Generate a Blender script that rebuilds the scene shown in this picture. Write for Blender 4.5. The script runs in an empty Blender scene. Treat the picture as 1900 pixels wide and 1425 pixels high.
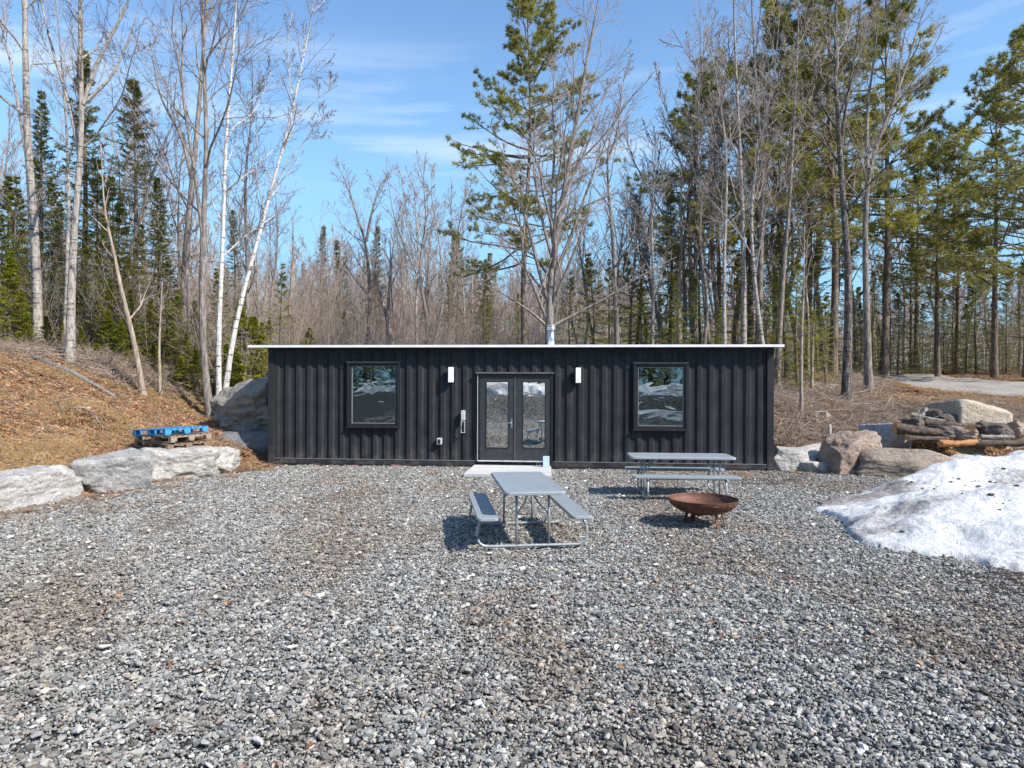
import bpy, bmesh, math
import numpy as np
from mathutils import Vector, Matrix
from mathutils import noise as mnoise

# ------------------------------------------------------------------ camera, sky, sun, exposure
S = bpy.context.scene
COL = S.collection
F, CX, CY, EYE = 1240.0, 950.0, 712.0, 2.03          # photograph's focal length / centre in its own pixels, camera height

cam_d = bpy.data.cameras.new('camera'); cam = bpy.data.objects.new('camera', cam_d); COL.objects.link(cam)
cam_d.sensor_width = 36.0; cam_d.lens = 36.0 * F / 1900.0; cam_d.clip_start = 0.05; cam_d.clip_end = 2500
cam.location = (0, 0, EYE); cam.rotation_euler = (math.radians(90), math.radians(-0.2), 0)
S.camera = cam

SUN = Vector((0.93, -0.66, 1.0)).normalized()         # towards the sun
SUN_EL = math.asin(SUN.z); SUN_AZ = math.atan2(SUN.x, SUN.y)
world = bpy.data.worlds.new('World'); S.world = world; world.use_nodes = True
wn, wl = world.node_tree.nodes, world.node_tree.links
wn.clear()
sky = wn.new('ShaderNodeTexSky'); sky.sky_type = 'NISHITA'; sky.sun_disc = False
sky.sun_elevation = SUN_EL; sky.sun_rotation = SUN_AZ
sky.altitude = 300; sky.air_density = 1.0; sky.dust_density = 0.4; sky.ozone_density = 1.3
tc = wn.new('ShaderNodeTexCoord'); sep = wn.new('ShaderNodeSeparateXYZ'); wl.new(tc.outputs['Generated'], sep.inputs[0])
def wmath(op, a, b=None, c=None):
    m = wn.new('ShaderNodeMath'); m.operation = op
    for i, v in enumerate((a, b, c)):
        if v is None: continue
        if isinstance(v, (int, float)): m.inputs[i].default_value = v
        else: wl.new(v, m.inputs[i])
    return m.outputs[0]
az = wmath('ARCTAN2', sep.outputs[0], sep.outputs[1])
el = wmath('ARCSINE', sep.outputs[2])
comb = wn.new('ShaderNodeCombineXYZ')
wl.new(wmath('ADD', wmath('MULTIPLY', az, 1.5), 0.62), comb.inputs[0])
wl.new(wmath('ADD', wmath('MULTIPLY', el, 13.0), wmath('MULTIPLY', az, -0.5)), comb.inputs[1])
n1 = wn.new('ShaderNodeTexNoise'); n1.inputs['Scale'].default_value = 1.3; n1.inputs['Detail'].default_value = 7; n1.inputs['Roughness'].default_value = 0.55
wl.new(comb.outputs[0], n1.inputs['Vector'])
rmp = wn.new('ShaderNodeMapRange'); rmp.inputs['From Min'].default_value = 0.50; rmp.inputs['From Max'].default_value = 0.74
rmp.inputs['To Max'].default_value = 0.75; wl.new(n1.outputs[0], rmp.inputs[0])
# thin cirrus lives in a belt of elevations round the whole sky
belt = wn.new('ShaderNodeMapRange'); belt.interpolation_type = 'SMOOTHSTEP'
belt.inputs['From Min'].default_value = 0.13; belt.inputs['From Max'].default_value = 0.02
wl.new(wmath('ABSOLUTE', wmath('SUBTRACT', el, 0.365)), belt.inputs[0])
cm = wmath('MULTIPLY', rmp.outputs[0], belt.outputs[0])
mix = wn.new('ShaderNodeMix'); mix.data_type = 'RGBA'
low = wn.new('ShaderNodeMapRange'); low.interpolation_type = 'SMOOTHSTEP'; low.inputs['From Min'].default_value = 0.55; low.inputs['From Max'].default_value = 0.0; low.inputs['To Max'].default_value = 0.9
wl.new(el, low.inputs[0])
m0 = wn.new('ShaderNodeMix'); m0.data_type = 'RGBA'; wl.new(low.outputs[0], m0.inputs['Factor']); wl.new(sky.outputs[0], m0.inputs[6]); m0.inputs[7].default_value = (1.45, 2.75, 3.9, 1)
wl.new(cm, mix.inputs['Factor']); wl.new(m0.outputs[2], mix.inputs[6]); mix.inputs[7].default_value = (3.6, 4.1, 4.7, 1)
bg = wn.new('ShaderNodeBackground'); bg.inputs['Strength'].default_value = 0.138
hsv = wn.new('ShaderNodeHueSaturation'); hsv.inputs['Saturation'].default_value = 1.12; hsv.inputs['Value'].default_value = 1.05
wl.new(mix.outputs[2], hsv.inputs['Color']); wl.new(hsv.outputs[0], bg.inputs[0])
wo = wn.new('ShaderNodeOutputWorld'); wl.new(bg.outputs[0], wo.inputs[0])

sd = bpy.data.lights.new('sun', 'SUN'); so = bpy.data.objects.new('sun', sd); COL.objects.link(so)
sd.energy = 3.85; sd.angle = math.radians(0.5); sd.color = (1.0, 0.94, 0.855)
so.rotation_euler = SUN.to_track_quat('Z', 'Y').to_euler(); so.location = (20, -20, 30)
S.view_settings.view_transform = 'Standard'; S.view_settings.look = 'None'
S.view_settings.exposure = 0.85; S.view_settings.gamma = 1; S.view_settings.use_curve_mapping = False
S.cycles.max_bounces = 6; S.cycles.transparent_max_bounces = 8

# ------------------------------------------------------------------ helpers
RNG = np.random.default_rng(11)
def rnd(a=0.0, b=1.0): return float(RNG.uniform(a, b))

def px_x(px, d): return (px - CX) / F * d
def pt(px, py, d): return np.array([(px - CX) / F * d, d, EYE - (py - CY - (px - CX) * 0.0035) / F * d])

class NT:
    def __init__(s, name):
        s.m = bpy.data.materials.new(name); s.m.use_nodes = True
        s.n, s.l = s.m.node_tree.nodes, s.m.node_tree.links
        s.b = s.n['Principled BSDF']; s.out = s.n['Material Output']
    def new(s, t, **kw):
        o = s.n.new(t)
        for k, v in kw.items():
            if hasattr(o, k): setattr(o, k, v)
            else: o.inputs[k.replace('_', ' ')].default_value = v
        return o
    def coord(s, kind='Object', scale=(1, 1, 1)):
        t = s.new('ShaderNodeTexCoord'); mp = s.new('ShaderNodeMapping'); mp.inputs['Scale'].default_value = scale
        s.l.new(t.outputs[kind], mp.inputs[0]); return mp.outputs[0]
    def geo(s, scale=(1, 1, 1)):
        t = s.new('ShaderNodeNewGeometry'); mp = s.new('ShaderNodeMapping'); mp.inputs['Scale'].default_value = scale
        s.l.new(t.outputs['Position'], mp.inputs[0]); return mp.outputs[0]
    def noise(s, vec, scale, detail=4, rough=0.55, dist=0.0):
        o = s.new('ShaderNodeTexNoise'); s.l.new(vec, o.inputs['Vector'])
        o.inputs['Scale'].default_value = scale; o.inputs['Detail'].default_value = detail
        o.inputs['Roughness'].default_value = rough; o.inputs['Distortion'].default_value = dist
        return o.outputs[0]
    def voro(s, vec, scale, out='Distance', feature='F1'):
        o = s.new('ShaderNodeTexVoronoi'); o.feature = feature; s.l.new(vec, o.inputs['Vector']); o.inputs['Scale'].default_value = scale
        return o.outputs[out]
    def ramp(s, fac, stops, interp='LINEAR'):
        o = s.new('ShaderNodeValToRGB'); o.color_ramp.interpolation = interp
        e = o.color_ramp.elements
        while len(e) < len(stops): e.new(0.5)
        for k, (p, c) in enumerate(stops):
            e[k].position = p; e[k].color = (*c, 1) if len(c) == 3 else c
        s.l.new(fac, o.inputs[0]); return o.outputs[0]
    def mix(s, fac, a, b, mode='MIX'):
        o = s.new('ShaderNodeMix'); o.data_type = 'RGBA'; o.blend_type = mode
        if isinstance(fac, (int, float)): o.inputs[0].default_value = fac
        else: s.l.new(fac, o.inputs[0])
        for k, v in ((6, a), (7, b)):
            if isinstance(v, tuple): o.inputs[k].default_value = (*v, 1) if len(v) == 3 else v
            else: s.l.new(v, o.inputs[k])
        return o.outputs[2]
    def math(s, op, a, b=0.0):
        o = s.new('ShaderNodeMath'); o.operation = op
        for k, v in enumerate((a, b)):
            if isinstance(v, (int, float)): o.inputs[k].default_value = v
            else: s.l.new(v, o.inputs[k])
        return o.outputs[0]
    def attr(s, name, out='Color'):
        o = s.new('ShaderNodeAttribute'); o.attribute_name = name; return o.outputs[out]
    def rand(s): return s.new('ShaderNodeObjectInfo').outputs['Random']
    def color(s, c):
        if isinstance(c, tuple): s.b.inputs['Base Color'].default_value = (*c, 1)
        else: s.l.new(c, s.b.inputs['Base Color'])
    def rough(s, v):
        if isinstance(v, (int, float)): s.b.inputs['Roughness'].default_value = v
        else: s.l.new(v, s.b.inputs['Roughness'])
    def bump(s, h, strength=0.5, dist=0.02):
        o = s.new('ShaderNodeBump'); o.inputs['Strength'].default_value = strength; o.inputs['Distance'].default_value = dist
        s.l.new(h, o.inputs['Height']); s.l.new(o.outputs[0], s.b.inputs['Normal'])

def link(name, me, mat=None, parent=None):
    o = bpy.data.objects.new(name, me); COL.objects.link(o)
    if mat is not None and me is not None and len(me.materials) == 0: me.materials.append(mat)
    if parent is not None: o.parent = parent
    return o
def tag(o, label=None, cat=None, group=None, kind=None):
    if label: o['label'] = label
    if cat: o['category'] = cat
    if group: o['group'] = group
    if kind: o['kind'] = kind
    return o
def empty(name, loc=(0, 0, 0), rz=0.0, label=None, cat=None, group=None):
    o = bpy.data.objects.new(name, None); COL.objects.link(o); o.empty_display_size = 0.2
    o.location = loc; o.rotation_euler = (0, 0, rz); return tag(o, label, cat, group)

def mesh_np(name, V, faces_list, smooth=False, attrs=None):
    """V (n,3); faces_list: list of (m,k) int arrays"""
    me = bpy.data.meshes.new(name)
    V = np.ascontiguousarray(V, dtype=np.float32)
    me.vertices.add(len(V)); me.vertices.foreach_set('co', V.ravel())
    faces_list = [f for f in faces_list if len(f)]
    loops = np.concatenate([f.ravel() for f in faces_list]).astype(np.int32)
    tot = np.concatenate([np.full(len(f), f.shape[1], np.int32) for f in faces_list])
    start = np.concatenate([[0], np.cumsum(tot)[:-1]]).astype(np.int32)
    me.loops.add(len(loops)); me.loops.foreach_set('vertex_index', loops)
    me.polygons.add(len(tot)); me.polygons.foreach_set('loop_start', start)
    if smooth: me.polygons.foreach_set('use_smooth', np.ones(len(tot), bool))
    else: me.polygons.foreach_set('use_smooth', np.zeros(len(tot), bool))
    for k, a in (attrs or {}).items():
        a = np.asarray(a, np.float32)
        if a.ndim == 1:
            at = me.attributes.new(k, 'FLOAT', 'POINT'); at.data.foreach_set('value', a)
        else:
            at = me.attributes.new(k, 'FLOAT_COLOR', 'POINT')
            at.data.foreach_set('color', np.concatenate([a, np.ones((len(a), 1), np.float32)], 1).ravel())
    me.update(calc_edges=True)
    return me

def nrm(v): return v / (np.linalg.norm(v, axis=-1, keepdims=True) + 1e-9)

def tubes(P, R, S_=4, cap=False):
    """P (M,K,3), R (M,K) -> verts, quads"""
    M, K = P.shape[:2]
    T = np.empty_like(P); T[:, 1:-1] = P[:, 2:] - P[:, :-2]; T[:, 0] = P[:, 1] - P[:, 0]; T[:, -1] = P[:, -1] - P[:, -2]
    T = nrm(T)
    m = nrm(P[:, -1] - P[:, 0])
    ref = np.where(np.abs(m[:, 2:3]) > 0.8, np.array([[1.0, 0.03, 0]]), np.array([[0.0, 0.03, 1.0]]))[:, None, :]
    U = nrm(np.cross(T, np.broadcast_to(ref, T.shape))); W = np.cross(T, U)
    a = np.arange(S_) / S_ * 2 * np.pi
    V = P[:, :, None, :] + R[:, :, None, None] * (U[:, :, None, :] * np.cos(a)[None, None, :, None] + W[:, :, None, :] * np.sin(a)[None, None, :, None])
    idx = np.arange(M * K * S_).reshape(M, K, S_)
    A = idx[:, :-1, :]; B = idx[:, 1:, :]
    A2 = np.roll(A, -1, 2); B2 = np.roll(B, -1, 2)
    Q = np.stack([A, A2, B2, B], -1).reshape(-1, 4)
    out = [Q]
    if cap:
        out.append(idx[:, 0, ::-1].reshape(M, S_)); out.append(idx[:, -1, :].reshape(M, S_))
    return V.reshape(-1, 3), out

def join(parts):
    """parts: list of (V, [faces])"""
    Vs, by = [], {}
    off = 0
    for V, fs in parts:
        Vs.append(V)
        for f in fs: by.setdefault(f.shape[1], []).append(f + off)
        off += len(V)
    return np.concatenate(Vs), [np.concatenate(v) for v in by.values()]

def tube_obj(name, pts, r, mat, parent=None, S_=8, smooth=True, cap=True):
    P = np.array(pts, float)[None]; K = P.shape[1]
    Rr = np.full((1, K), r) if np.isscalar(r) else np.array(r, float)[None]
    V, fs = tubes(P, Rr, S_, cap)
    return link(name, mesh_np(name, V, fs, smooth), mat, parent)

def box_vf(x0, x1, y0, y1, z0, z1):
    V = np.array([(x0, y0, z0), (x1, y0, z0), (x1, y1, z0), (x0, y1, z0), (x0, y0, z1), (x1, y0, z1), (x1, y1, z1), (x0, y1, z1)], float)
    Q = np.array([(0, 3, 2, 1), (4, 5, 6, 7), (0, 1, 5, 4), (1, 2, 6, 5), (2, 3, 7, 6), (3, 0, 4, 7)])
    return V, [Q]
def box_obj(name, x0, x1, y0, y1, z0, z1, mat, parent=None, bevel=0.0, label=None):
    if bevel <= 0:
        V, f = box_vf(x0, x1, y0, y1, z0, z1); me = mesh_np(name, V, f)
    else:
        bm = bmesh.new(); bmesh.ops.create_cube(bm, size=1)
        for v in bm.verts: v.co = Vector(((x0 + x1) / 2 + v.co.x * (x1 - x0), (y0 + y1) / 2 + v.co.y * (y1 - y0), (z0 + z1) / 2 + v.co.z * (z1 - z0)))
        bmesh.ops.bevel(bm, geom=bm.edges[:], offset=bevel, segments=2, affect='EDGES', profile=0.5)
        me = bpy.data.meshes.new(name); bm.to_mesh(me); bm.free()
    o = link(name, me, mat, parent)
    if label: o['label'] = label
    return o
def ring_frame(name, x0, x1, z0, z1, w, y0, y1, mat, parent):
    """rectangular frame (outer box, w wide) between depths y0..y1, one mesh, mitred butt joints"""
    o = [(x0, z0), (x1, z0), (x1, z1), (x0, z1)]; i = [(x0 + w, z0 + w), (x1 - w, z0 + w), (x1 - w, z1 - w), (x0 + w, z1 - w)]
    V = np.array([(a, y0, b) for a, b in o] + [(a, y0, b) for a, b in i] + [(a, y1, b) for a, b in o] + [(a, y1, b) for a, b in i], float)
    Q = []
    for k in range(4):
        n = (k + 1) % 4
        Q += [(k, n, 4 + n, 4 + k), (8 + n, 8 + k, 12 + k, 12 + n), (n, k, 8 + k, 8 + n), (4 + k, 4 + n, 12 + n, 12 + k)]
    return link(name, mesh_np(name, V, [np.array(Q)]), mat, parent)

# ------------------------------------------------------------------ terrain height
def sstep(a, b, x):
    t = np.clip((x - a) / (b - a), 0, 1); return t * t * (3 - 2 * t)
def vnoise(x, y, seed=0):
    """cheap smooth value noise, vectorised"""
    x = np.asarray(x, float); y = np.asarray(y, float)
    xi = np.floor(x).astype(np.int64); yi = np.floor(y).astype(np.int64); fx = x - xi; fy = y - yi
    fx = fx * fx * (3 - 2 * fx); fy = fy * fy * (3 - 2 * fy)
    def h(a, b):
        n = (a * 374761393 + b * 668265263 + seed * 1442695041) & 0x7fffffff
        n = ((n ^ (n >> 13)) * 1274126177) & 0x7fffffff
        n = n ^ (n >> 16)
        return (n & 0xffff) / 65535.0
    return (h(xi, yi) * (1 - fx) + h(xi + 1, yi) * fx) * (1 - fy) + (h(xi, yi + 1) * (1 - fx) + h(xi + 1, yi + 1) * fx) * fy
def fbm(x, y, seed=0, oct=4):
    s = 0; a = 0.5
    for k in range(oct):
        s = s + a * vnoise(np.asarray(x) * 2 ** k, np.asarray(y) * 2 ** k, seed + k); a *= 0.5
    return s
def bank_s(x, y):           # distance behind the row of stones on the left
    return (x + 8.70) * -0.909 + (y - 10.2) * 0.417
def H(x, y):
    x = np.asarray(x, float); y = np.asarray(y, float)
    s = bank_s(x, y) - 0.1
    k = 0.33 + 0.05 * np.clip(-x - 8.6, 0, 4)
    zb = np.where(s > 0, s * k * sstep(0, 1.2, s) , 0.0)
    zb = 3.3 * np.tanh(zb / 3.3 * 1.05)
    zb = zb * sstep(-30, -2, y)
    zb = zb + np.where(s > 0.3, 0.16 * (fbm(x * 0.8, y * 0.8, 5) - 0.5) * sstep(0.3, 1.5, s), 0)
    zb = zb + 0.20 * np.exp(-(((x + 9.6) / 0.55) ** 2 + ((y - 15.2) / 0.5) ** 2))
    start = 19.3 - 3.0 * sstep(6.2, 7.4, x) - 1.5 * sstep(6.2, 7.6, -x)
    q = y - start
    r = np.interp(q, [0, 1.5, 4.6, 11, 24, 44, 94, 250], [0, 0.42, 1.45, 2.45, 3.6, 5.2, 9.5, 22])
    rr = np.interp(q, [0, 1.5, 4.6, 6.5, 11, 24, 44, 94, 250], [0, 0.42, 1.38, 1.62, 2.15, 2.85, 3.3, 4.2, 9])
    w = sstep(6, 16, x - 0.12 * (y - 20))
    zr = r * (1 - w) + rr * w
    wl_ = sstep(20, 60, -x)
    zr = zr * (1 - 0.25 * wl_)
    zr = zr + np.where(q > 0.5, 0.22 * (fbm(x * 0.5, y * 0.5, 9) - 0.5) * sstep(0.5, 3, q), 0)
    lot = 0.03 * (fbm(x * 0.35, y * 0.35, 21, 2) - 0.4)
    z = np.maximum(zb, zr) + lot + 1.35 * sstep(1.0, 16.0, -y)
    z = z + 0.62 * np.exp(-(((x - 11.0) / 1.6) ** 2 + ((y - 16.5) / 0.75) ** 2))
    z = z + 2.2 * (fbm(x * 0.04, y * 0.04, 31) - 0.5) * sstep(45, 80, y)
    return z
def Hs(x, y): return float(H(np.array([x]), np.array([y]))[0])
def Hn(x, y):
    e = 0.15
    dx = (H(x + e, y) - H(x - e, y)) / (2 * e); dy = (H(x, y + e) - H(x, y - e)) / (2 * e)
    return nrm(np.stack([-dx, -dy, np.ones_like(dx)], -1))
# road centre line on the right
ROAD = np.array([(60, 15.0), (40, 16.8), (28, 19.2), (21.5, 21.6), (18.2, 25.8), (18.6, 33), (21.5, 42), (27, 58)], float)
def road_dist(x, y):
    x = np.asarray(x, float); y = np.asarray(y, float); best = np.full(x.shape, 1e9)
    for a, b in zip(ROAD[:-1], ROAD[1:]):
        d = b - a; t = np.clip(((x - a[0]) * d[0] + (y - a[1]) * d[1]) / (d @ d), 0, 1)
        best = np.minimum(best, np.hypot(x - a[0] - t * d[0], y - a[1] - t * d[1]))
    return best
def lot_mask(x, y):         # 1 on the gravel yard, 0 outside
    s = bank_s(x, y) + 0.5 * (vnoise(x * 1.1, y * 1.1, 3) - 0.5)
    m = 1 - sstep(-0.5, 0.0, s)
    start = 18.9 - 2.9 * sstep(6.2, 7.4, x) - 0.4 * sstep(6.2, 7.6, -x)
    e = y - start + 0.7 * (vnoise(x * 1.3, y * 1.3, 4) - 0.5)
    m = m * (1 - sstep(-0.9, -0.1, e))
    m = m * (1 - sstep(9.0, 10.2, x + 0.6 * vnoise(y, x, 5)))
    return m
MUD = [(5.0, 6.8, 0.75, 0.32), (5.6, 7.0, 0.4, 0.2), (5.2, 13.9, 0.9, 0.4), (6.2, 7.1, 0.5, 0.25)]
def mud(x, y):
    m = 0
    for a, b, rx, ry in MUD: m = m + np.exp(-(((x - a) / rx) ** 2 + ((y - b) / ry) ** 2))
    return np.clip(m * 1.4 - 0.3 + 0.5 * (vnoise(x * 5, y * 5, 8) - 0.5) * (m > 0.05), 0, 1)
def footprint(x, y):        # inside the container / slab
    u = np.array([math.cos(CR), math.sin(CR)]); v = np.array([-u[1], u[0]])
    a = (x - CO[0]) * u[0] + (y - CO[1]) * u[1]; b = (x - CO[0]) * v[0] + (y - CO[1]) * v[1]
    return (a > 0.05) & (a < 12.14) & (b > 0.06) & (b < 2.4)
CO = (-6.05, 16.55); CR = -math.radians(4.75)

# ------------------------------------------------------------------ ground materials
def mat_ground():
    t = NT('ground_soil_and_leaves'); p = t.geo()
    big = t.noise(p, 0.45, 4); mid = t.noise(p, 2.6, 5); fine = t.noise(p, 22, 6, 0.7); vf = t.noise(p, 70, 3)
    leaf = t.ramp(fine, [(0.30, (0.04, 0.022, 0.013)), (0.45, (0.14, 0.075, 0.04)), (0.58, (0.27, 0.155, 0.085)), (0.75, (0.40, 0.25, 0.15))])
    straw = t.ramp(fine, [(0.3, (0.10, 0.075, 0.035)), (0.5, (0.30, 0.22, 0.11)), (0.72, (0.48, 0.37, 0.20))])
    red = t.ramp(mid, [(0.42, (0, 0, 0)), (0.6, (1, 1, 1))])
    litter = t.mix(red, leaf, straw)
    grav = t.ramp(t.noise(p, 55, 5, 0.7), [(0.33, (0.018, 0.017, 0.016)), (0.5, (0.045, 0.043, 0.04)), (0.68, (0.10, 0.095, 0.09))])  # near-black base paints in the shade of the gaps between stones
    grav = t.mix(t.math('MULTIPLY', t.ramp(big, [(0.52, (0, 0, 0)), (0.66, (1, 1, 1))]), 0.5), grav, (0.15, 0.115, 0.085))
    field = t.ramp(mid, [(0.3, (0.22, 0.16, 0.11)), (0.55, (0.38, 0.29, 0.20)), (0.7, (0.34, 0.27, 0.16))])
    c = t.mix(t.attr('lot', 'Fac'), litter, grav)
    c = t.mix(t.attr('field', 'Fac'), c, field)
    c = t.mix(t.attr('mud', 'Fac'), c, t.ramp(fine, [(0.3, (0.035, 0.022, 0.015)), (0.7, (0.12, 0.08, 0.055))]))
    t.color(c); t.rough(0.95); t.b.inputs['Specular IOR Level'].default_value = 0.15
    t.bump(t.math('ADD', fine, t.math('MULTIPLY', vf, 0.4)), 0.8, 0.03)
    return t.m
def terrain():
    def axis(lo, hi, c, fine, grow):
        a = [c]; st = fine
        while a[-1] < hi: a.append(a[-1] + st); st = fine if abs(a[-1] - c) < 14 else st * grow
        b = [c]; st = fine
        while b[-1] > lo: b.append(b[-1] - st); st = fine if abs(b[-1] - c) < 14 else st * grow
        return np.array(b[:0:-1] + a)
    xs = axis(-420, 420, 0, 0.14, 1.035); ys = axis(-150, 520, 14, 0.14, 1.03)
    X, Y = np.meshgrid(xs, ys, indexing='ij'); Z = H(X, Y)
    Z = Z - 0.10 * (1 - sstep(2.8, 3.4, road_dist(X, Y)))
    nx, ny = X.shape; idx = np.arange(nx * ny).reshape(nx, ny)
    Q = np.stack([idx[:-1, :-1], idx[1:, :-1], idx[1:, 1:], idx[:-1, 1:]], -1).reshape(-1, 4)
    V = np.stack([X, Y, Z], -1).reshape(-1, 3)
    me = mesh_np('ground', V, [Q], True, {'lot': lot_mask(X, Y).ravel(), 'field': sstep(30, 48, Y).ravel(), 'mud': mud(X, Y).ravel()})
    return tag(link('ground', me, mat_ground()), kind='structure')
terrain()

def mat_road():
    t = NT('packed_gravel_road'); p = t.geo(); f = t.noise(p, 30, 5, 0.7); b = t.noise(p, 1.3, 4)
    c = t.mix(t.ramp(b, [(0.35, (0, 0, 0)), (0.65, (1, 1, 1))]), t.ramp(f, [(0.3, (0.22, 0.20, 0.18)), (0.7, (0.42, 0.39, 0.35))]), t.ramp(f, [(0.3, (0.16, 0.135, 0.11)), (0.7, (0.33, 0.29, 0.25))]))
    t.color(c); t.rough(0.95); t.bump(f, 0.5, 0.02); return t.m
def road():
    # resample centre line
    seg = np.concatenate([a + (b - a) * np.linspace(0, 1, 30, endpoint=False)[:, None] for a, b in zip(ROAD[:-1], ROAD[1:])])
    k = np.ones(25) / 25
    cxs = np.convolve(np.pad(seg[:, 0], 12, 'edge'), k, 'valid'); cys = np.convolve(np.pad(seg[:, 1], 12, 'edge'), k, 'valid')
    C = np.stack([cxs, cys], -1); T = nrm(np.gradient(C, axis=0)); Nn = np.stack([-T[:, 1], T[:, 0]], -1)
    ws = np.linspace(-3.2, 3.2, 17)
    P = C[:, None, :] + Nn[:, None, :] * ws[None, :, None] * (1 + 0.06 * np.sin(np.arange(len(C)) * 0.37))[:, None, None]
    Z = H(P[..., 0], P[..., 1]) + 0.035 - 0.035 * (np.abs(np.abs(ws) - 0.9) < 0.35)[None, :] - 0.13 * (np.abs(ws) > 3.1)[None, :]
    V = np.concatenate([P, Z[..., None]], -1).reshape(-1, 3); n, m = Z.shape; idx = np.arange(n * m).reshape(n, m)
    Q = np.stack([idx[:-1, :-1], idx[1:, :-1], idx[1:, 1:], idx[:-1, 1:]], -1).reshape(-1, 4)
    tag(link('road', mesh_np('road', V, [Q], True), mat_road()), kind='structure')
road()

# ------------------------------------------------------------------ geometry-node scatter
def scatter(name, pts, rots, scl, protos, idx=None):
    n = len(pts)
    me = bpy.data.meshes.new(name); me.vertices.add(n); me.vertices.foreach_set('co', np.asarray(pts, np.float32).ravel())
    a = me.attributes.new('rot', 'FLOAT_VECTOR', 'POINT'); a.data.foreach_set('vector', np.asarray(rots, np.float32).ravel())
    a = me.attributes.new('scl', 'FLOAT', 'POINT'); a.data.foreach_set('value', np.asarray(scl, np.float32))
    if idx is None: idx = RNG.integers(0, len(protos), n)
    a = me.attributes.new('idx', 'INT', 'POINT'); a.data.foreach_set('value', np.asarray(idx, np.int32))
    o = link(name, me)
    g = bpy.data.node_groups.new(name, 'GeometryNodeTree')
    g.interface.new_socket('Geometry', in_out='INPUT', socket_type='NodeSocketGeometry')
    g.interface.new_socket('Geometry', in_out='OUTPUT', socket_type='NodeSocketGeometry')
    N, L = g.nodes, g.links
    gi = N.new('NodeGroupInput'); go = N.new('NodeGroupOutput'); ip = N.new('GeometryNodeInstanceOnPoints'); jn = N.new('GeometryNodeJoinGeometry')
    for pme in protos:
        po = bpy.data.objects.new(name + '_piece', pme)
        oi = N.new('GeometryNodeObjectInfo'); oi.inputs['Object'].default_value = po; oi.inputs['As Instance'].default_value = True
        L.new(oi.outputs['Geometry'], jn.inputs[0])
    def na(nm, ty):
        x = N.new('GeometryNodeInputNamedAttribute'); x.data_type = ty; x.inputs['Name'].default_value = nm; return x.outputs['Attribute']
    L.new(gi.outputs[0], ip.inputs['Points']); L.new(jn.outputs[0], ip.inputs['Instance'])
    ip.inputs['Pick Instance'].default_value = True
    L.new(na('idx', 'INT'), ip.inputs['Instance Index'])
    e2r = N.new('FunctionNodeEulerToRotation'); L.new(na('rot', 'FLOAT_VECTOR'), e2r.inputs[0]); L.new(e2r.outputs[0], ip.inputs['Rotation'])
    L.new(na('scl', 'FLOAT'), ip.inputs['Scale']); L.new(ip.outputs[0], go.inputs[0])
    m = o.modifiers.new('scatter', 'NODES'); m.node_group = g
    o['kind'] = 'stuff'
    return o
def slope_rots(x, y, spin):
    n = Hn(x, y); out = []
    for k in range(len(x)):
        q = Vector((0, 0, 1)).rotation_difference(Vector(n[k])).to_matrix() @ Matrix.Rotation(spin[k], 3, 'Z')
        out.append(tuple(q.to_euler()))
    return np.array(out)

# ------------------------------------------------------------------ gravel (stones joined into half-metre patches, instanced)
bm = bmesh.new(); bmesh.ops.create_icosphere(bm, subdivisions=1, radius=1)
ICO1 = np.array([v.co[:] for v in bm.verts]); ICO1F = np.array([[v.index for v in f.verts] for f in bm.faces]); bm.free()
def ico(n):
    b = bmesh.new(); bmesh.ops.create_icosphere(b, subdivisions=n, radius=1)
    V = np.array([v.co[:] for v in b.verts]); Fc = np.array([[v.index for v in f.verts] for f in b.faces]); b.free(); return V, Fc
def mat_stone_bits():
    t = NT('crushed_granite'); c = t.attr('tint'); f = t.noise(t.geo(), 120, 3, 0.6)
    c = t.mix(0.55, c, t.ramp(f, [(0.3, (0.25, 0.25, 0.25)), (0.7, (1.1, 1.1, 1.1))]), 'MULTIPLY')
    c = t.mix(1.0, c, (1.20, 1.18, 1.14), 'MULTIPLY')
    dirt = t.ramp(t.noise(t.geo((1, 0.55, 1)), 0.55, 6, 0.65), [(0.47, (0, 0, 0)), (0.60, (0.85, 0.85, 0.85))])
    c = t.mix(dirt, c, t.mix(1.0, c, (0.80, 0.69, 0.60), 'MULTIPLY'))
    c = t.mix(t.ramp(t.noise(t.geo(), 0.9, 5, 0.7), [(0.56, (0, 0, 0)), (0.68, (0.45, 0.45, 0.45))]), c, (0.15, 0.125, 0.105))
    t.color(c); t.rough(0.8); t.b.inputs['Specular IOR Level'].default_value = 0.3; return t.m
M_GRAVEL = mat_stone_bits()
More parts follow.
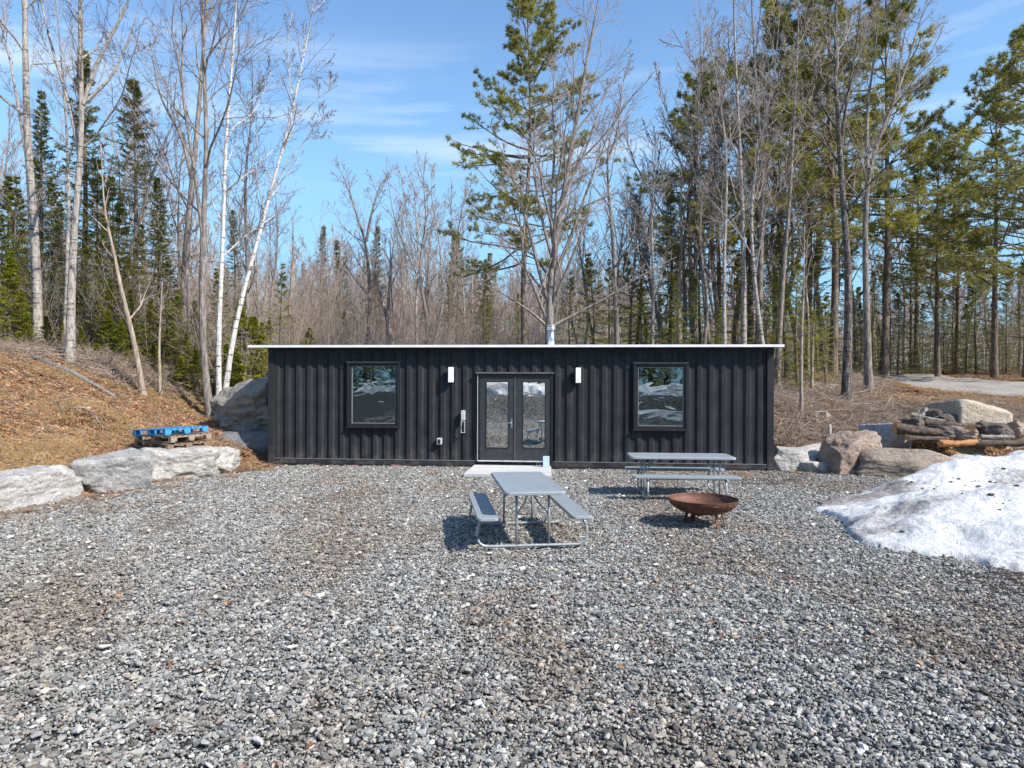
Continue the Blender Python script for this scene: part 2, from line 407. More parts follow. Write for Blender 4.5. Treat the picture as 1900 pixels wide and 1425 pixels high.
def stone_patch(k, size=0.5, n=950):
    g = np.random.default_rng(100 + k)
    r = np.exp(g.normal(math.log(0.0088), 0.48, n)); r = np.clip(r, 0.0035, 0.034)
    order = np.argsort(-r); r = r[order]
    x = g.uniform(-size / 2, size / 2, n); y = g.uniform(-size / 2, size / 2, n)
    # keep larger stones apart
    for it in range(5):
        dx = x[:, None] - x[None]; dy = y[:, None] - y[None]; d = np.hypot(dx, dy) + 1e-6
        ov = np.clip((r[:, None] + r[None]) * 0.95 - d, 0, None); np.fill_diagonal(ov, 0)
        w = r[None] / (r[:, None] + r[None])
        x = x + (dx / d * ov * w * 0.5).sum(1) * 0.6; y = y + (dy / d * ov * w * 0.5).sum(1) * 0.6
    x = np.clip(x, -size * 0.53, size * 0.53); y = np.clip(y, -size * 0.53, size * 0.53)
    base = nrm(ICO1[None] + g.normal(0, 0.16, (n, 12, 3)))
    pl = nrm(g.normal(0, 1, (n, 7, 3))); dd = g.uniform(0.55, 0.9, (n, 7))
    dot = np.einsum('nvc,npc->nvp', base, pl); lim = np.where(dot > 0.05, dd[:, None, :] / np.maximum(dot, 0.05), 9).min(2)
    rad = np.minimum(1.0, lim)
    sc = np.stack([g.uniform(0.9, 1.6, n), g.uniform(0.6, 1.0, n), g.uniform(0.38, 0.85, n)], -1)
    B = base * rad[..., None] * sc[:, None] * r[:, None, None]
    # random rotation: spin + tilt
    a = g.uniform(0, 2 * np.pi, n); tl = g.normal(0, 0.75, n)
    ca, sa, ct, st = np.cos(a), np.sin(a), np.cos(tl), np.sin(tl)
    Y_ = B[..., 1] * ct[:, None] - B[..., 2] * st[:, None]; Z_ = B[..., 1] * st[:, None] + B[..., 2] * ct[:, None]
    X_ = B[..., 0] * ca[:, None] - Y_ * sa[:, None]; Y2 = B[..., 0] * sa[:, None] + Y_ * ca[:, None]
    z0 = r * g.uniform(0.2, 0.9, n) + g.uniform(0, 0.020, n) ** 1.0 * (g.uniform(0, 1, n) < 0.75)
    V = np.stack([X_ + x[:, None], Y2 + y[:, None], Z_ + z0[:, None]], -1)
    pal = np.array([(0.22, 0.222, 0.217), (0.30, 0.303, 0.295), (0.38, 0.38, 0.365), (0.12, 0.122, 0.12), (0.34, 0.325, 0.295), (0.30, 0.265, 0.25), (0.47, 0.46, 0.44), (0.24, 0.25, 0.255), (0.36, 0.30, 0.22), (0.56, 0.55, 0.53)])
    ci = g.choice(len(pal), n, p=[.20, .24, .17, .09, .10, .06, .05, .06, .02, .01])
    c = pal[ci] * g.uniform(0.6, 1.3, (n, 1))
    Fc = (ICO1F[None] + (np.arange(n) * 12)[:, None, None]).reshape(-1, 3)
    me = mesh_np('gravel_patch', V.reshape(-1, 3), [Fc], False, {'tint': np.repeat(c, 12, 0)})
    me.materials.append(M_GRAVEL); return me
def gravel():
    protos = [stone_patch(k) for k in range(10)]
    xs = np.arange(-13, 13, 0.47); ys = np.arange(-15, 19, 0.47)
    X, Y = [a.ravel() for a in np.meshgrid(xs, ys)]
    keep = (lot_mask(X, Y) + 0.0 > RNG.uniform(0.15, 0.75, len(X))) & (np.abs(X) < np.where(Y > 0, 4.5 + 0.95 * Y, 11)) & ~footprint(X, Y)
    md = mud(X, Y); sp = keep & (md >= 0.3); keep &= md < 0.3
    ns_ = int(sp.sum()); rot = np.zeros((ns_, 3)); rot[:, 2] = RNG.uniform(0, 6.28, ns_)
    o = scatter('thin_gravel', np.stack([X[sp], Y[sp], H(X[sp], Y[sp]) - 0.004], -1), rot, np.full(ns_, 1.15), [stone_patch(30 + k, n=260) for k in range(3)])
    tag(o, 'sparse stones sunk in the brown muddy patches of the yard', 'gravel')
    X, Y = X[keep], Y[keep]; n = len(X)
    P = np.stack([X, Y, H(X, Y) - 0.004], -1)
    rot = np.zeros((n, 3)); rot[:, 2] = RNG.integers(0, 4, n) * math.pi / 2 + RNG.normal(0, 0.06, n)
    o = scatter('gravel', P, rot, RNG.uniform(1.0, 1.1, n), protos)
    tag(o, 'loose grey crushed stone gravel covering the whole yard in front of the cabin', 'gravel')
gravel()

# ------------------------------------------------------------------ leaf litter and straw patches
def mat_attr(name, rough=0.8, trans=0.0, mul=1.0, spec=0.2):
    t = NT(name); c = t.mix(1.0, t.attr('tint'), (mul, mul, mul), 'MULTIPLY')
    t.color(c); t.rough(rough); t.b.inputs['Specular IOR Level'].default_value = spec
    if trans > 0:
        tr = t.new('ShaderNodeBsdfTranslucent'); t.l.new(c, tr.inputs[0]); mx = t.new('ShaderNodeMixShader'); mx.inputs[0].default_value = trans
        t.l.new(t.b.outputs[0], mx.inputs[1]); t.l.new(tr.outputs[0], mx.inputs[2]); t.l.new(mx.outputs[0], t.out.inputs[0])
    return t.m
M_LITTER = mat_attr('dead_leaves_and_straw', 0.85, 0.15)
def litter_patch(k, size=0.7, nl=150, ns=160, twigs=14, straw_col=True, h=0.03, ls=1.0):
    g = np.random.default_rng(300 + k); parts = []; cols = []
    if nl:
        o = np.stack([g.uniform(-size / 2, size / 2, nl), g.uniform(-size / 2, size / 2, nl), g.uniform(0.0, h, nl)], -1)
        a = g.uniform(0, 2 * np.pi, nl); L = g.uniform(0.025, 0.055, nl) * ls; W = L * g.uniform(0.5, 0.8, nl)
        d = np.stack([np.cos(a), np.sin(a), g.normal(0, 0.35, nl)], -1); s = np.stack([-np.sin(a), np.cos(a), g.normal(0, 0.35, nl)], -1)
        up = np.array([0, 0, 1.0]) * (g.uniform(0, 0.35, nl) * L)[:, None]
        V = np.stack([o - d * L[:, None], o - s * W[:, None] * 0.6 + up, o + d * L[:, None], o + s * W[:, None] * 0.6 + up], 1)
        idx = (np.arange(nl) * 4)[:, None]
        F3 = np.concatenate([idx + [0, 1, 2], idx + [0, 2, 3]]); parts.append((V.reshape(-1, 3), [F3]))
        pal = np.array([(0.22, 0.105, 0.055), (0.38, 0.20, 0.11), (0.50, 0.33, 0.23), (0.62, 0.46, 0.34), (0.15, 0.08, 0.05), (0.46, 0.27, 0.20), (0.40, 0.27, 0.17)])
        cols.append(np.repeat(pal[g.integers(0, len(pal), nl)] * np.array([1.0, 0.84, 0.70]) * g.uniform(0.5, 1.15, (nl, 1)), 4, 0))
    if ns:
        o = np.stack([g.uniform(-size / 2, size / 2, ns), g.uniform(-size / 2, size / 2, ns), g.uniform(0.0, h, ns)], -1)
        a = g.uniform(0, 2 * np.pi, ns); L = g.uniform(0.07, 0.2, ns); d = nrm(np.stack([np.cos(a), np.sin(a), g.uniform(-0.05, 0.45, ns)], -1))
        s = np.stack([-np.sin(a), np.cos(a), 0 * a], -1) * 0.0035
        V = np.stack([o - s, o + s, o + d * L[:, None]], 1); F3 = np.arange(ns * 3).reshape(-1, 3); parts.append((V.reshape(-1, 3), [F3]))
        pal = np.array([(0.55, 0.43, 0.25), (0.42, 0.31, 0.17), (0.66, 0.54, 0.36), (0.36, 0.25, 0.13), (0.48, 0.35, 0.19)])
        cols.append(np.repeat(pal[g.integers(0, len(pal), ns)] * np.array([0.95, 0.82, 0.66]) * g.uniform(0.6, 1.1, (ns, 1)), 3, 0))
    if twigs:
        o = np.stack([g.uniform(-size / 2, size / 2, twigs), g.uniform(-size / 2, size / 2, twigs), g.uniform(0.01, h + 0.03, twigs)], -1)
        a = g.uniform(0, 2 * np.pi, twigs); L = g.uniform(0.12, 0.5, twigs); d = nrm(np.stack([np.cos(a), np.sin(a), g.normal(0.05, 0.16, twigs)], -1))
        P = np.stack([o, o + d * L[:, None] * 0.5 + g.normal(0, 0.015, (twigs, 3)), o + d * L[:, None]], 1)
        r = g.uniform(0.002, 0.006, twigs)[:, None] * np.array([[1, 0.8, 0.4]])
        V, fs = tubes(P, r, 3); parts.append((V, fs)); cols.append(np.repeat(np.array([(0.26, 0.21, 0.17)]) * g.uniform(0.5, 1.6, (twigs, 1)), 9, 0))
    V, fs = join(parts)
    me = mesh_np('litter_patch', V, fs, False, {'tint': np.concatenate(cols)}); me.materials.append(M_LITTER); return me
def litter():
    pl = [litter_patch(k) for k in range(6)]
    x = RNG.uniform(-34, 42, 26000); y = RNG.uniform(7, 48, 26000)
    den = np.clip(1.15 - np.hypot(x, y - 0) / 60, 0.1, 1)
    k = (lot_mask(x, y) < 0.25) & (np.abs(x) < 0.85 * y + 4) & (road_dist(x, y) > 3.0) & ~footprint(x, y) & ~((np.abs(x) < 6) & (y > 16) & (y < 23)) & (RNG.uniform(0, 1, len(x)) < den)
    x, y = x[k][:5200], y[k][:5200]; n = len(x)
    o = scatter('leaf_litter', np.stack([x, y, H(x, y) - 0.005], -1), slope_rots(x, y, RNG.uniform(0, 6.28, n)), RNG.uniform(0.9, 1.5, n), pl)
    tag(o, 'brown dead leaves, straw and small twigs lying on the bank and forest floor', 'leaf litter')
    # straw: lower part of the left bank + verge on the right
    pg = [litter_patch(20 + k, 0.6, 60, 520, 2, h=0.05) for k in range(4)]
    x = RNG.uniform(-16, 30, 30000); y = RNG.uniform(9, 30, 30000); s = bank_s(x, y)
    left = (s > 0.15) & (s < 6) & (x < -6.5) & (vnoise(x * 0.7, y * 0.7, 44) + 0.25 * (s < 2.2) > 0.62)
    right = (x > 7) & (y > 17) & (vnoise(x * 0.5, y * 0.5, 45) > 0.55) & (road_dist(x, y) > 2.8) & (np.abs(x) < 0.85 * y + 2)
    k = (left | right) & (lot_mask(x, y) < 0.25); x, y = x[k][:1800], y[k][:1800]; n = len(x)
    o = scatter('dry_grass', np.stack([x, y, H(x, y)], -1), slope_rots(x, y, RNG.uniform(0, 6.28, n)), RNG.uniform(0.8, 1.3, n), pg)
    tag(o, 'flattened straw-coloured dry grass on the left bank and the road verge', 'dry grass')
    # few leaves blown over the gravel
    x = np.concatenate([RNG.uniform(-9.5, 9, 230), RNG.normal(-7.2, 0.8, 120)]); y = np.concatenate([RNG.uniform(2.5, 17, 230), RNG.uniform(9, 16.5, 120)])
    ps = [litter_patch(40 + k, 0.45, 3, 3, 1, h=0.03, ls=0.8) for k in range(5)]
    k = (lot_mask(x, y) > 0.1) & ~footprint(x, y); x, y = x[k], y[k]; n = len(x)
    rot = np.zeros((n, 3)); rot[:, 2] = RNG.uniform(0, 6.28, n)
    o = scatter('fallen_leaves', np.stack([x, y, H(x, y) + 0.022], -1), rot, np.ones(n), ps)
    tag(o, 'a few tan fallen leaves and twigs scattered over the grey gravel', 'leaves')
    # tufts of yellow weeds along stones and cabin
    pw = [litter_patch(60 + k, 0.26, 6, 60, 0, h=0.05, ls=0.8) for k in range(3)]
    sp = [(-7.55, 10.3), (-7.9, 9.6), (-7.2, 11.7), (-5.9, 14.2), (-6.6, 12.9), (-4.3, 15.4), (-1.7, 14.9), (5.2, 15.1), (5.0, 14.8), (4.7, 14.4), (6.6, 15.3), (-3.4, 14.3), (-8.9, 8.6), (3.0, 15.3), (-5.6, 15.4)]
    P = []; Rr = []
    for a, b in sp:
        for q in range(3):
            xx, yy = a + rnd(-.25, .25), b + rnd(-.12, .12); P.append((xx, yy, Hs(xx, yy) + 0.015)); Rr.append((0, 0, rnd(0, 6.28)))
    o = scatter('weeds', P, Rr, np.full(len(P), 0.8), pw); tag(o, 'small yellowish tufts of dry weeds poking through the gravel', 'weeds')
litter()

# ------------------------------------------------------------------ metal, paint and other materials
def mat_simple(name, col, rough=0.5, metal=0.0, n_scale=8, n_amt=0.25, bump=0.0, bscale=60):
    t = NT(name); p = t.coord(); f = t.noise(p, n_scale, 5)
    a = tuple(c * (1 - n_amt) for c in col); b = tuple(c * (1 + n_amt) for c in col)
    t.color(t.ramp(f, [(0.3, a), (0.7, b)])); t.rough(rough); t.b.inputs['Metallic'].default_value = metal
    if bump: t.bump(t.noise(p, bscale, 4), bump, 0.005)
    return t.m
def mat_black_paint():
    t = NT('black_container_paint'); p = t.coord(); f = t.noise(p, 3.0, 6, 0.6); g = t.noise(t.coord(scale=(14, 14, 0.8)), 1.5, 4)
    c = t.ramp(f, [(0.25, (0.022, 0.0225, 0.025)), (0.6, (0.034, 0.035, 0.039)), (0.85, (0.054, 0.055, 0.059))])
    c = t.mix(t.ramp(g, [(0.58, (0, 0, 0)), (0.78, (0.4, 0.4, 0.4))]), c, (0.065, 0.063, 0.063))
    sc = t.noise(t.coord(scale=(1, 1, 3)), 26, 3, 0.5)
    c = t.mix(t.ramp(sc, [(0.74, (0, 0, 0)), (0.78, (0.6, 0.6, 0.6))]), c, (0.16, 0.16, 0.165))
    sp = t.new('ShaderNodeSeparateXYZ'); t.l.new(t.coord(), sp.inputs[0])
    dust = t.math('MULTIPLY', t.ramp(sp.outputs[2], [(0.0, (1, 1, 1)), (0.55, (0, 0, 0))]), t.ramp(t.noise(p, 5, 5), [(0.4, (0, 0, 0)), (0.75, (1, 1, 1))]))
    c = t.mix(t.math('MULTIPLY', dust, 0.5), c, (0.20, 0.18, 0.16))
    rs = t.noise(t.coord(scale=(1.4, 1, 0.35)), 3.2, 5, 0.7)
    c = t.mix(t.ramp(rs, [(0.60, (0, 0, 0)), (0.74, (0.2, 0.2, 0.2))]), c, (0.065, 0.048, 0.046))
    t.b.inputs['Specular IOR Level'].default_value = 0.14; t.color(c); t.rough(t.ramp(f, [(0.3, (0.30, 0.30, 0.30)), (0.7, (0.5, 0.5, 0.5))])); t.bump(t.noise(p, 9, 3), 0.25, 0.01); return t.m
M_BLACK = mat_black_paint()
M_FRAME = mat_simple('black_window_frame', (0.016, 0.017, 0.019), 0.38)
M_DOOR = mat_simple('charcoal_door_paint', (0.035, 0.037, 0.041), 0.42)
M_ROOFW = mat_simple('white_roof_metal', (0.78, 0.79, 0.80), 0.35, 0.0, 3, 0.06)
M_STEEL = mat_simple('galvanised_stove_pipe', (0.62, 0.68, 0.74), 0.28, 0.95, 12, 0.12)
M_GREYBOX = mat_simple('grey_electrical_plastic', (0.52, 0.53, 0.54), 0.5)
M_WHITE = mat_simple('white_lamp_glass', (0.86, 0.86, 0.85), 0.35, 0, 4, 0.03)
M_SILL = mat_simple('pale_sill_metal', (0.66, 0.67, 0.68), 0.4, 0.2)
M_TABLE = mat_simple('grey_blue_table_plastic', (0.26, 0.295, 0.315), 0.42, 0, 3, 0.07, 0.15, 180)
M_TFRAME = mat_simple('grey_hammered_table_frame', (0.33, 0.36, 0.375), 0.42, 0.35, 30, 0.2)
def mat_flaked():
    t = NT('red_primer_with_flaked_black_paint'); p = t.coord(scale=(1, 1, 3)); f = t.noise(p, 2.6, 6, 0.65)
    sx = t.new('ShaderNodeSeparateXYZ'); t.l.new(t.coord(), sx.inputs[0])
    m = t.ramp(t.math('MULTIPLY', sx.outputs[0], 0.1), [(0.08, (0, 0, 0)), (0.16, (1, 1, 1)), (0.32, (1, 1, 1)), (0.37, (0, 0, 0))])
    t.color(t.mix(m, (0.022, 0.022, 0.024), t.ramp(f, [(0.40, (0.018, 0.018, 0.02)), (0.52, (0.03, 0.026, 0.026)), (0.56, (0.36, 0.10, 0.095)), (0.68, (0.45, 0.28, 0.26)), (0.75, (0.55, 0.54, 0.52))]))); t.rough(0.6); return t.m
M_FLAKE = mat_flaked()
def mat_glass(name, tint, refl, wav, seed):
    t = NT(name); t.n.remove(t.b)
    p = t.new('ShaderNodeTexCoord'); mp = t.new('ShaderNodeMapping'); mp.inputs['Location'].default_value = (seed, seed * .7, 0); mp.inputs['Scale'].default_value = (0.9, 1, 1.9)
    t.l.new(p.outputs['Object'], mp.inputs[0])
    n = t.noise(mp.outputs[0], 1.35, 2.0, 0.5, 0.6)
    bp = t.new('ShaderNodeBump'); bp.inputs['Strength'].default_value = 1.0; bp.inputs['Distance'].default_value = wav; t.l.new(n, bp.inputs['Height'])
    gl = t.new('ShaderNodeBsdfGlossy'); gl.inputs['Roughness'].default_value = 0.015; gl.inputs['Color'].default_value = (*tint, 1); t.l.new(bp.outputs[0], gl.inputs['Normal'])
    tr = t.new('ShaderNodeBsdfTransparent'); tr.inputs[0].default_value = (0.75, 0.80, 0.78, 1)
    mx = t.new('ShaderNodeMixShader'); mx.inputs[0].default_value = refl
    t.l.new(tr.outputs[0], mx.inputs[1]); t.l.new(gl.outputs[0], mx.inputs[2]); t.l.new(mx.outputs[0], t.out.inputs[0]); return t.m
M_GLASS_W = mat_glass('window_glass', (0.46, 0.54, 0.56), 0.62, 0.0030, 1.7)
M_GLASS_D = mat_glass('mirror_coated_door_glass', (1.0, 1.0, 0.95), 0.96, 0.0012, 4.1)
M_DARKROOM = mat_simple('dark_lining_and_hole_shade', (0.05, 0.05, 0.052), 0.9)
def mat_emit(name, col, st):
    t = NT(name); t.b.inputs['Emission Color'].default_value = (*col, 1); t.b.inputs['Emission Strength'].default_value = st; t.color(col); return t.m
M_BULB = mat_emit('warm_string_light_bulb', (1.0, 0.86, 0.75), 1.2)

# ------------------------------------------------------------------ the container cabin
def lx(px):
    u = (math.cos(CR), math.sin(CR)); k = (px - CX) / F
    return (k * CO[1] - CO[0]) / (u[0] - k * u[1])
def lz(px, py):
    X = lx(px); d = CO[1] + X * math.sin(CR); return EYE - (py - CY - (px - CX) * 0.0035) / F * d
LEN, WID, HGT = 12.19, 2.44, 2.896
cabin = empty('container_cabin', (CO[0], CO[1], 0), CR, 'long black corrugated shipping container cabin with two windows and glass double doors', 'cabin')
WL = (lx(645), lx(742), lz(690, 793), lz(690, 671)); WR = (lx(1175.5), lx(1276.5), lz(1226, 798.5), lz(1226, 672.5))
DR = (lx(887), lx(1026), 0.165, lz(955, 693))
HOLES = [(WL[0] + .03, WL[1] - .03, WL[2] + .03, WL[3] - .03), (WR[0] + .03, WR[1] - .03, WR[2] + .03, WR[3] - .03), (DR[0], DR[1], 0.0, DR[3])]
def corrugated(name, x0, x1, z0, z1, y_out, y_in, holes, parent, dents=True, flip=False):
    prof = []; x = x0; k = 0
    steps = [(0.086, 0), (0.050, 1), (0.092, 1), (0.050, 0)]      # flat proud, slope in, flat recessed, slope out
    prof.append((x, y_out)); cur = 0
    while x < x1 - 1e-6:
        w, tgt = steps[k % 4]
        x = min(x + w, x1); prof.append((x, y_in if tgt else y_out)); k += 1
    pts = dict((round(a, 5), b) for a, b in prof); xs0 = [a for a, b in prof]; ys0 = [b for a, b in prof]
    cuts = sorted(set([round(a, 5) for a in xs0] + [round(h[i], 5) for h in holes for i in (0, 1) if x0 < h[i] < x1]))
    cuts = np.array(cuts); yy = np.interp(cuts, xs0, ys0)
    zc = sorted(set([z0, z1] + [h[i] for h in holes for i in (2, 3) if z0 < h[i] < z1])); zs = []
    for a, b in zip(zc[:-1], zc[1:]):
        n = max(1, int(round((b - a) / 0.14))); zs += list(np.linspace(a, b, n, endpoint=False))
    zs = np.array(zs + [zc[-1]])
    X, Z = np.meshgrid(cuts, zs, indexing='ij'); Y = np.repeat(yy[:, None], len(zs), 1)
    if dents:
        Y = Y + 0.010 * (fbm(X * 1.1, Z * 1.3, 61, 3) - 0.45)
        for (dx, dz, r, a) in [(1.75, 1.85, .12, .02), (2.1, 1.2, .1, .015), (3.9, 0.8, .15, .018), (4.9, 1.55, .1, .012), (8.0, 1.9, .12, .015), (8.6, .5, .14, .02), (11.6, .6, .2, .018), (6.3, .6, .1, .01)]:
            Y = Y + a * np.exp(-(((X - dx) / r) ** 2 + ((Z - dz) / (r * 1.4)) ** 2))
    n, m = X.shape; idx = np.arange(n * m).reshape(n, m)
    Q = np.stack([idx[:-1, :-1], idx[1:, :-1], idx[1:, 1:], idx[:-1, 1:]], -1)
    mx = (X[:-1, :-1] + X[1:, 1:]) / 2; mz = (Z[:-1, :-1] + Z[1:, 1:]) / 2
    keep = np.ones(mx.shape, bool)
    for h in holes: keep &= ~((mx > h[0]) & (mx < h[1]) & (mz > h[2]) & (mz < h[3]))
    V = np.stack([X, Y, Z], -1).reshape(-1, 3)
    return link(name, mesh_np(name, V, [Q[keep].reshape(-1, 4)]), M_BLACK, parent)
ZB, ZT = 0.17, HGT - 0.07
corrugated('corrugated_wall', 0.16, LEN - 0.16, ZB, ZT, 0.028, 0.070, HOLES, cabin)
w = corrugated('corrugated_wall', 0.16, LEN - 0.16, ZB, ZT, 0.03, 0.066, [], cabin, False)
w.rotation_euler = (0, 0, math.pi); w.location = (LEN, WID, 0)
for X_, rz in ((0.0, -math.pi / 2), (LEN, math.pi / 2)):
    e = corrugated('corrugated_wall', 0.16, WID - 0.16, ZB, ZT, 0.03, 0.066, [], cabin, False)
    e.rotation_euler = (0, 0, rz); e.location = (X_, WID if rz < 0 else 0, 0)
for X_ in (0.0, LEN - 0.162):
    for Y_ in (0.0, WID - 0.162):
        box_obj('corner_post', X_ + 0.002, X_ + 0.16, Y_ + 0.002, Y_ + 0.16, 0.122, HGT - 0.122, M_BLACK, cabin, 0.012)
        for Z_ in (0.0, HGT - 0.12):
            cst = box_obj('corner_casting', X_, X_ + 0.165, Y_, Y_ + 0.165, Z_, Z_ + 0.12, M_BLACK, cabin, 0.012)
            if Y_ == 0.0:
                box_obj('casting_hole_shade', X_ + 0.05, X_ + 0.115, -0.002, 0.004, Z_ + 0.04, Z_ + 0.085, M_DARKROOM, cst)  # dark plate on the solid casting stands in for a shaded hole
for Y_ in (0.012, WID - 0.075):
    box_obj('top_rail', 0.165, LEN - 0.165, Y_, Y_ + 0.06, ZT, HGT - 0.002, M_BLACK, cabin)
box_obj('bottom_rail', 0.165, LEN - 0.165, WID - 0.075, WID - 0.012, 0.02, ZB, M_BLACK, cabin)
box_obj('bottom_rail', 0.165, LEN - 0.165, 0.012, 0.075, 0.062, ZB - 0.004, M_BLACK, cabin)
box_obj('bottom_flange', 0.165, LEN - 0.165, 0.018, 0.07, 0.016, 0.062, M_FLAKE, cabin)
box_obj('weld_ledge', 0.165, DR[0] - .02, 0.004, 0.03, ZB - 0.004, ZB + 0.012, mat_simple('scuffed_ledge_paint', (0.16, 0.16, 0.165), 0.5), cabin)
box_obj('weld_ledge', DR[1] + .02, LEN - 0.165, 0.004, 0.03, ZB - 0.004, ZB + 0.012, bpy.data.materials['scuffed_ledge_paint'], cabin)
for X_ in (0.0, LEN):
    xx = (X_ + 0.012, X_ + 0.075) if X_ == 0 else (X_ - 0.075, X_ - 0.012)
    box_obj('end_rail', *xx, 0.165, WID - 0.165, 0.03, ZB, M_BLACK, cabin); box_obj('end_rail', *xx, 0.165, WID - 0.165, ZT, HGT - 0.002, M_BLACK, cabin)
# interior
box_obj('floor', 0.1, LEN - 0.1, 0.14, WID - 0.1, 0.10, 0.16, M_DARKROOM, cabin)
box_obj('inner_wall', 0.1, LEN - 0.1, WID - 0.16, WID - 0.10, 0.162, ZT - .01, M_DARKROOM, cabin)
# roof: thin single-slope sheet with fascia
r0, r1 = lx(465) + 0.02, lx(1450)
box_obj('roof', r0, r1, -0.20, WID + 0.2, HGT + 0.012, HGT + 0.055, M_ROOFW, cabin, 0.006)
box_obj('fascia', r0 + 0.004, r1 - 0.004, -0.222, -0.202, HGT + 0.004, HGT + 0.062, M_ROOFW, cabin, 0.004)
box_obj('soffit', 0.0, LEN, -0.198, 0.0, HGT + 0.000, HGT + 0.010, M_BLACK, cabin)
# windows
def window(hx, label):
    x0, x1, z0, z1 = hx
    f = ring_frame('window', x0, x1, z0, z1, 0.055, -0.045, 0.09, M_FRAME, cabin); f['label'] = label
    ring_frame('sash', x0 + 0.055, x1 - 0.055, z0 + 0.055, z1 - 0.055, 0.05, -0.012, 0.06, M_FRAME, f)
    ring_frame('glazing_bead', x0 + 0.105, x1 - 0.105, z0 + 0.105, z1 - 0.105, 0.012, -0.004, 0.03, mat_simple('grey_glazing_bead', (0.22, 0.23, 0.24), 0.4), f)
    box_obj('pane', x0 + 0.10, x1 - 0.10, 0.018, 0.026, z0 + 0.10, z1 - 0.10, M_GLASS_W, f)
    box_obj('sill', x0 - 0.012, x1 + 0.012, -0.075, -0.047, z0 - 0.004, z0 + 0.03, M_FRAME, f)
    box_obj('drip_edge', x0 - 0.012, x1 + 0.012, -0.07, -0.047, z1 - 0.025, z1 + 0.008, M_DOOR, f)
    return f
wl_o = window(WL, 'square black framed window left of the doors')
wr_o = window(WR, 'square black framed window right of the doors')
# string lights inside right window
for k in range(13):
    bx = WR[0] + 0.15 + rnd(0, 1) * (WR[1] - WR[0] - 0.3); bz = WR[3] - 0.16 - rnd(0, 0.6) * abs(rnd(0.3, 1))
    V, Fc = ico(1); link('string_light_bulb', mesh_np('bulb', V * 0.011 + np.array([bx, rnd(0.10, 0.3), bz]), [Fc], True), M_BULB, wr_o)
# doors
root_frame = link('door_frame', mesh_np('door_frame', *join([box_vf(DR[0], DR[0] + 0.045, -0.02, 0.10, 0.165, DR[3]), box_vf(DR[1] - 0.045, DR[1], -0.02, 0.10, 0.165, DR[3]), box_vf(DR[0] + 0.045, DR[1] - 0.045, -0.02, 0.10, DR[3] - 0.09, DR[3])])), M_FRAME, cabin)
box_obj('drip_cap', DR[0] - 0.05, DR[1] + 0.03, -0.07, 0.03, DR[3], DR[3] + 0.035, mat_simple('scuffed_drip_cap', (0.11, 0.115, 0.12), 0.4), cabin, 0.006)
box_obj('jamb_trim', DR[0] - 0.012, DR[0], -0.026, 0.02, 0.17, DR[3] - 0.0, M_SILL, cabin)
box_obj('threshold', DR[0] + 0.0, DR[1] - 0.1, -0.035, 0.10, 0.166, 0.192, M_SILL, cabin)
def leaf(px0, px1, pp0, pp1, label, handle_px=None):
    x0, x1 = lx(px0), lx(px1); z0, z1 = 0.196, DR[3] - 0.092
    g0, g1 = lx(pp0), lx(pp1); gz0, gz1 = lz(950, 831), lz(950, 708)
    V, fs = join([box_vf(x0, g0, 0.0, 0.045, z0, z1), box_vf(g1, x1, 0.0, 0.045, z0, z1), box_vf(g0, g1, 0.0, 0.045, z0, gz0), box_vf(g0, g1, 0.0, 0.045, gz1, z1)])
    d = link('door', mesh_np('door', V, fs), M_DOOR, cabin); d['label'] = label
    box_obj('pane', g0, g1, 0.018, 0.026, gz0, gz1, M_GLASS_D, d)
    ring_frame('glass_bead', g0 - 0.012, g1 + 0.012, gz0 - 0.012, gz1 + 0.012, 0.022, -0.008, 0.001, M_FRAME, d)
    if handle_px:
        hx = lx(handle_px)
        box_obj('handle_plate', hx - 0.018, hx + 0.018, -0.01, -0.001, 0.98, 1.20, M_STEEL, d, 0.003)
        tube_obj('handle', [(hx, -0.01, 1.1), (hx, -0.055, 1.1), (hx - 0.03, -0.06, 1.1), (hx - 0.11, -0.06, 1.095)], 0.009, M_STEEL, d)
    for zz in (0.4, 1.1, 1.85):
        hx = x0 + 0.006 if not handle_px else x0 + 0.006
        tube_obj('hinge', [(hx if handle_px else x1 - .006, -0.008, zz - 0.05), (hx if handle_px else x1 - .006, -0.008, zz + 0.05)], 0.008, M_FRAME, d, 6)
    return d
leaf(890.8, 954, 902, 943, 'left glass door with lever handle', 949.5)
leaf(957.5, 1022, 970, 1011.5, 'right glass door')
box_obj('astragal', lx(954.6), lx(957), -0.018, 0.0, 0.2, DR[3] - 0.095, mat_simple('grey_astragal', (0.09, 0.095, 0.1), 0.35), cabin)
# wall lamps
for p0, p1, y0, y1, lab in ((833, 842.3, 709, 681, 'white box lamp left of the doors'), (1068, 1077.5, 710, 682, 'white box lamp right of the doors')):
    x0, x1 = lx(p0), lx(p1); z0, z1 = lz(p0, y0), lz(p0, y1); b = box_obj('wall_lamp', x0, x1, -0.13, -0.03, z0, z1, M_WHITE, cabin, 0.008, lab)
    box_obj('lamp_bracket', x0 + 0.01, x1 - 0.01, -0.03, 0.03, z0 + 0.03, z1 - 0.03, M_FRAME, b)
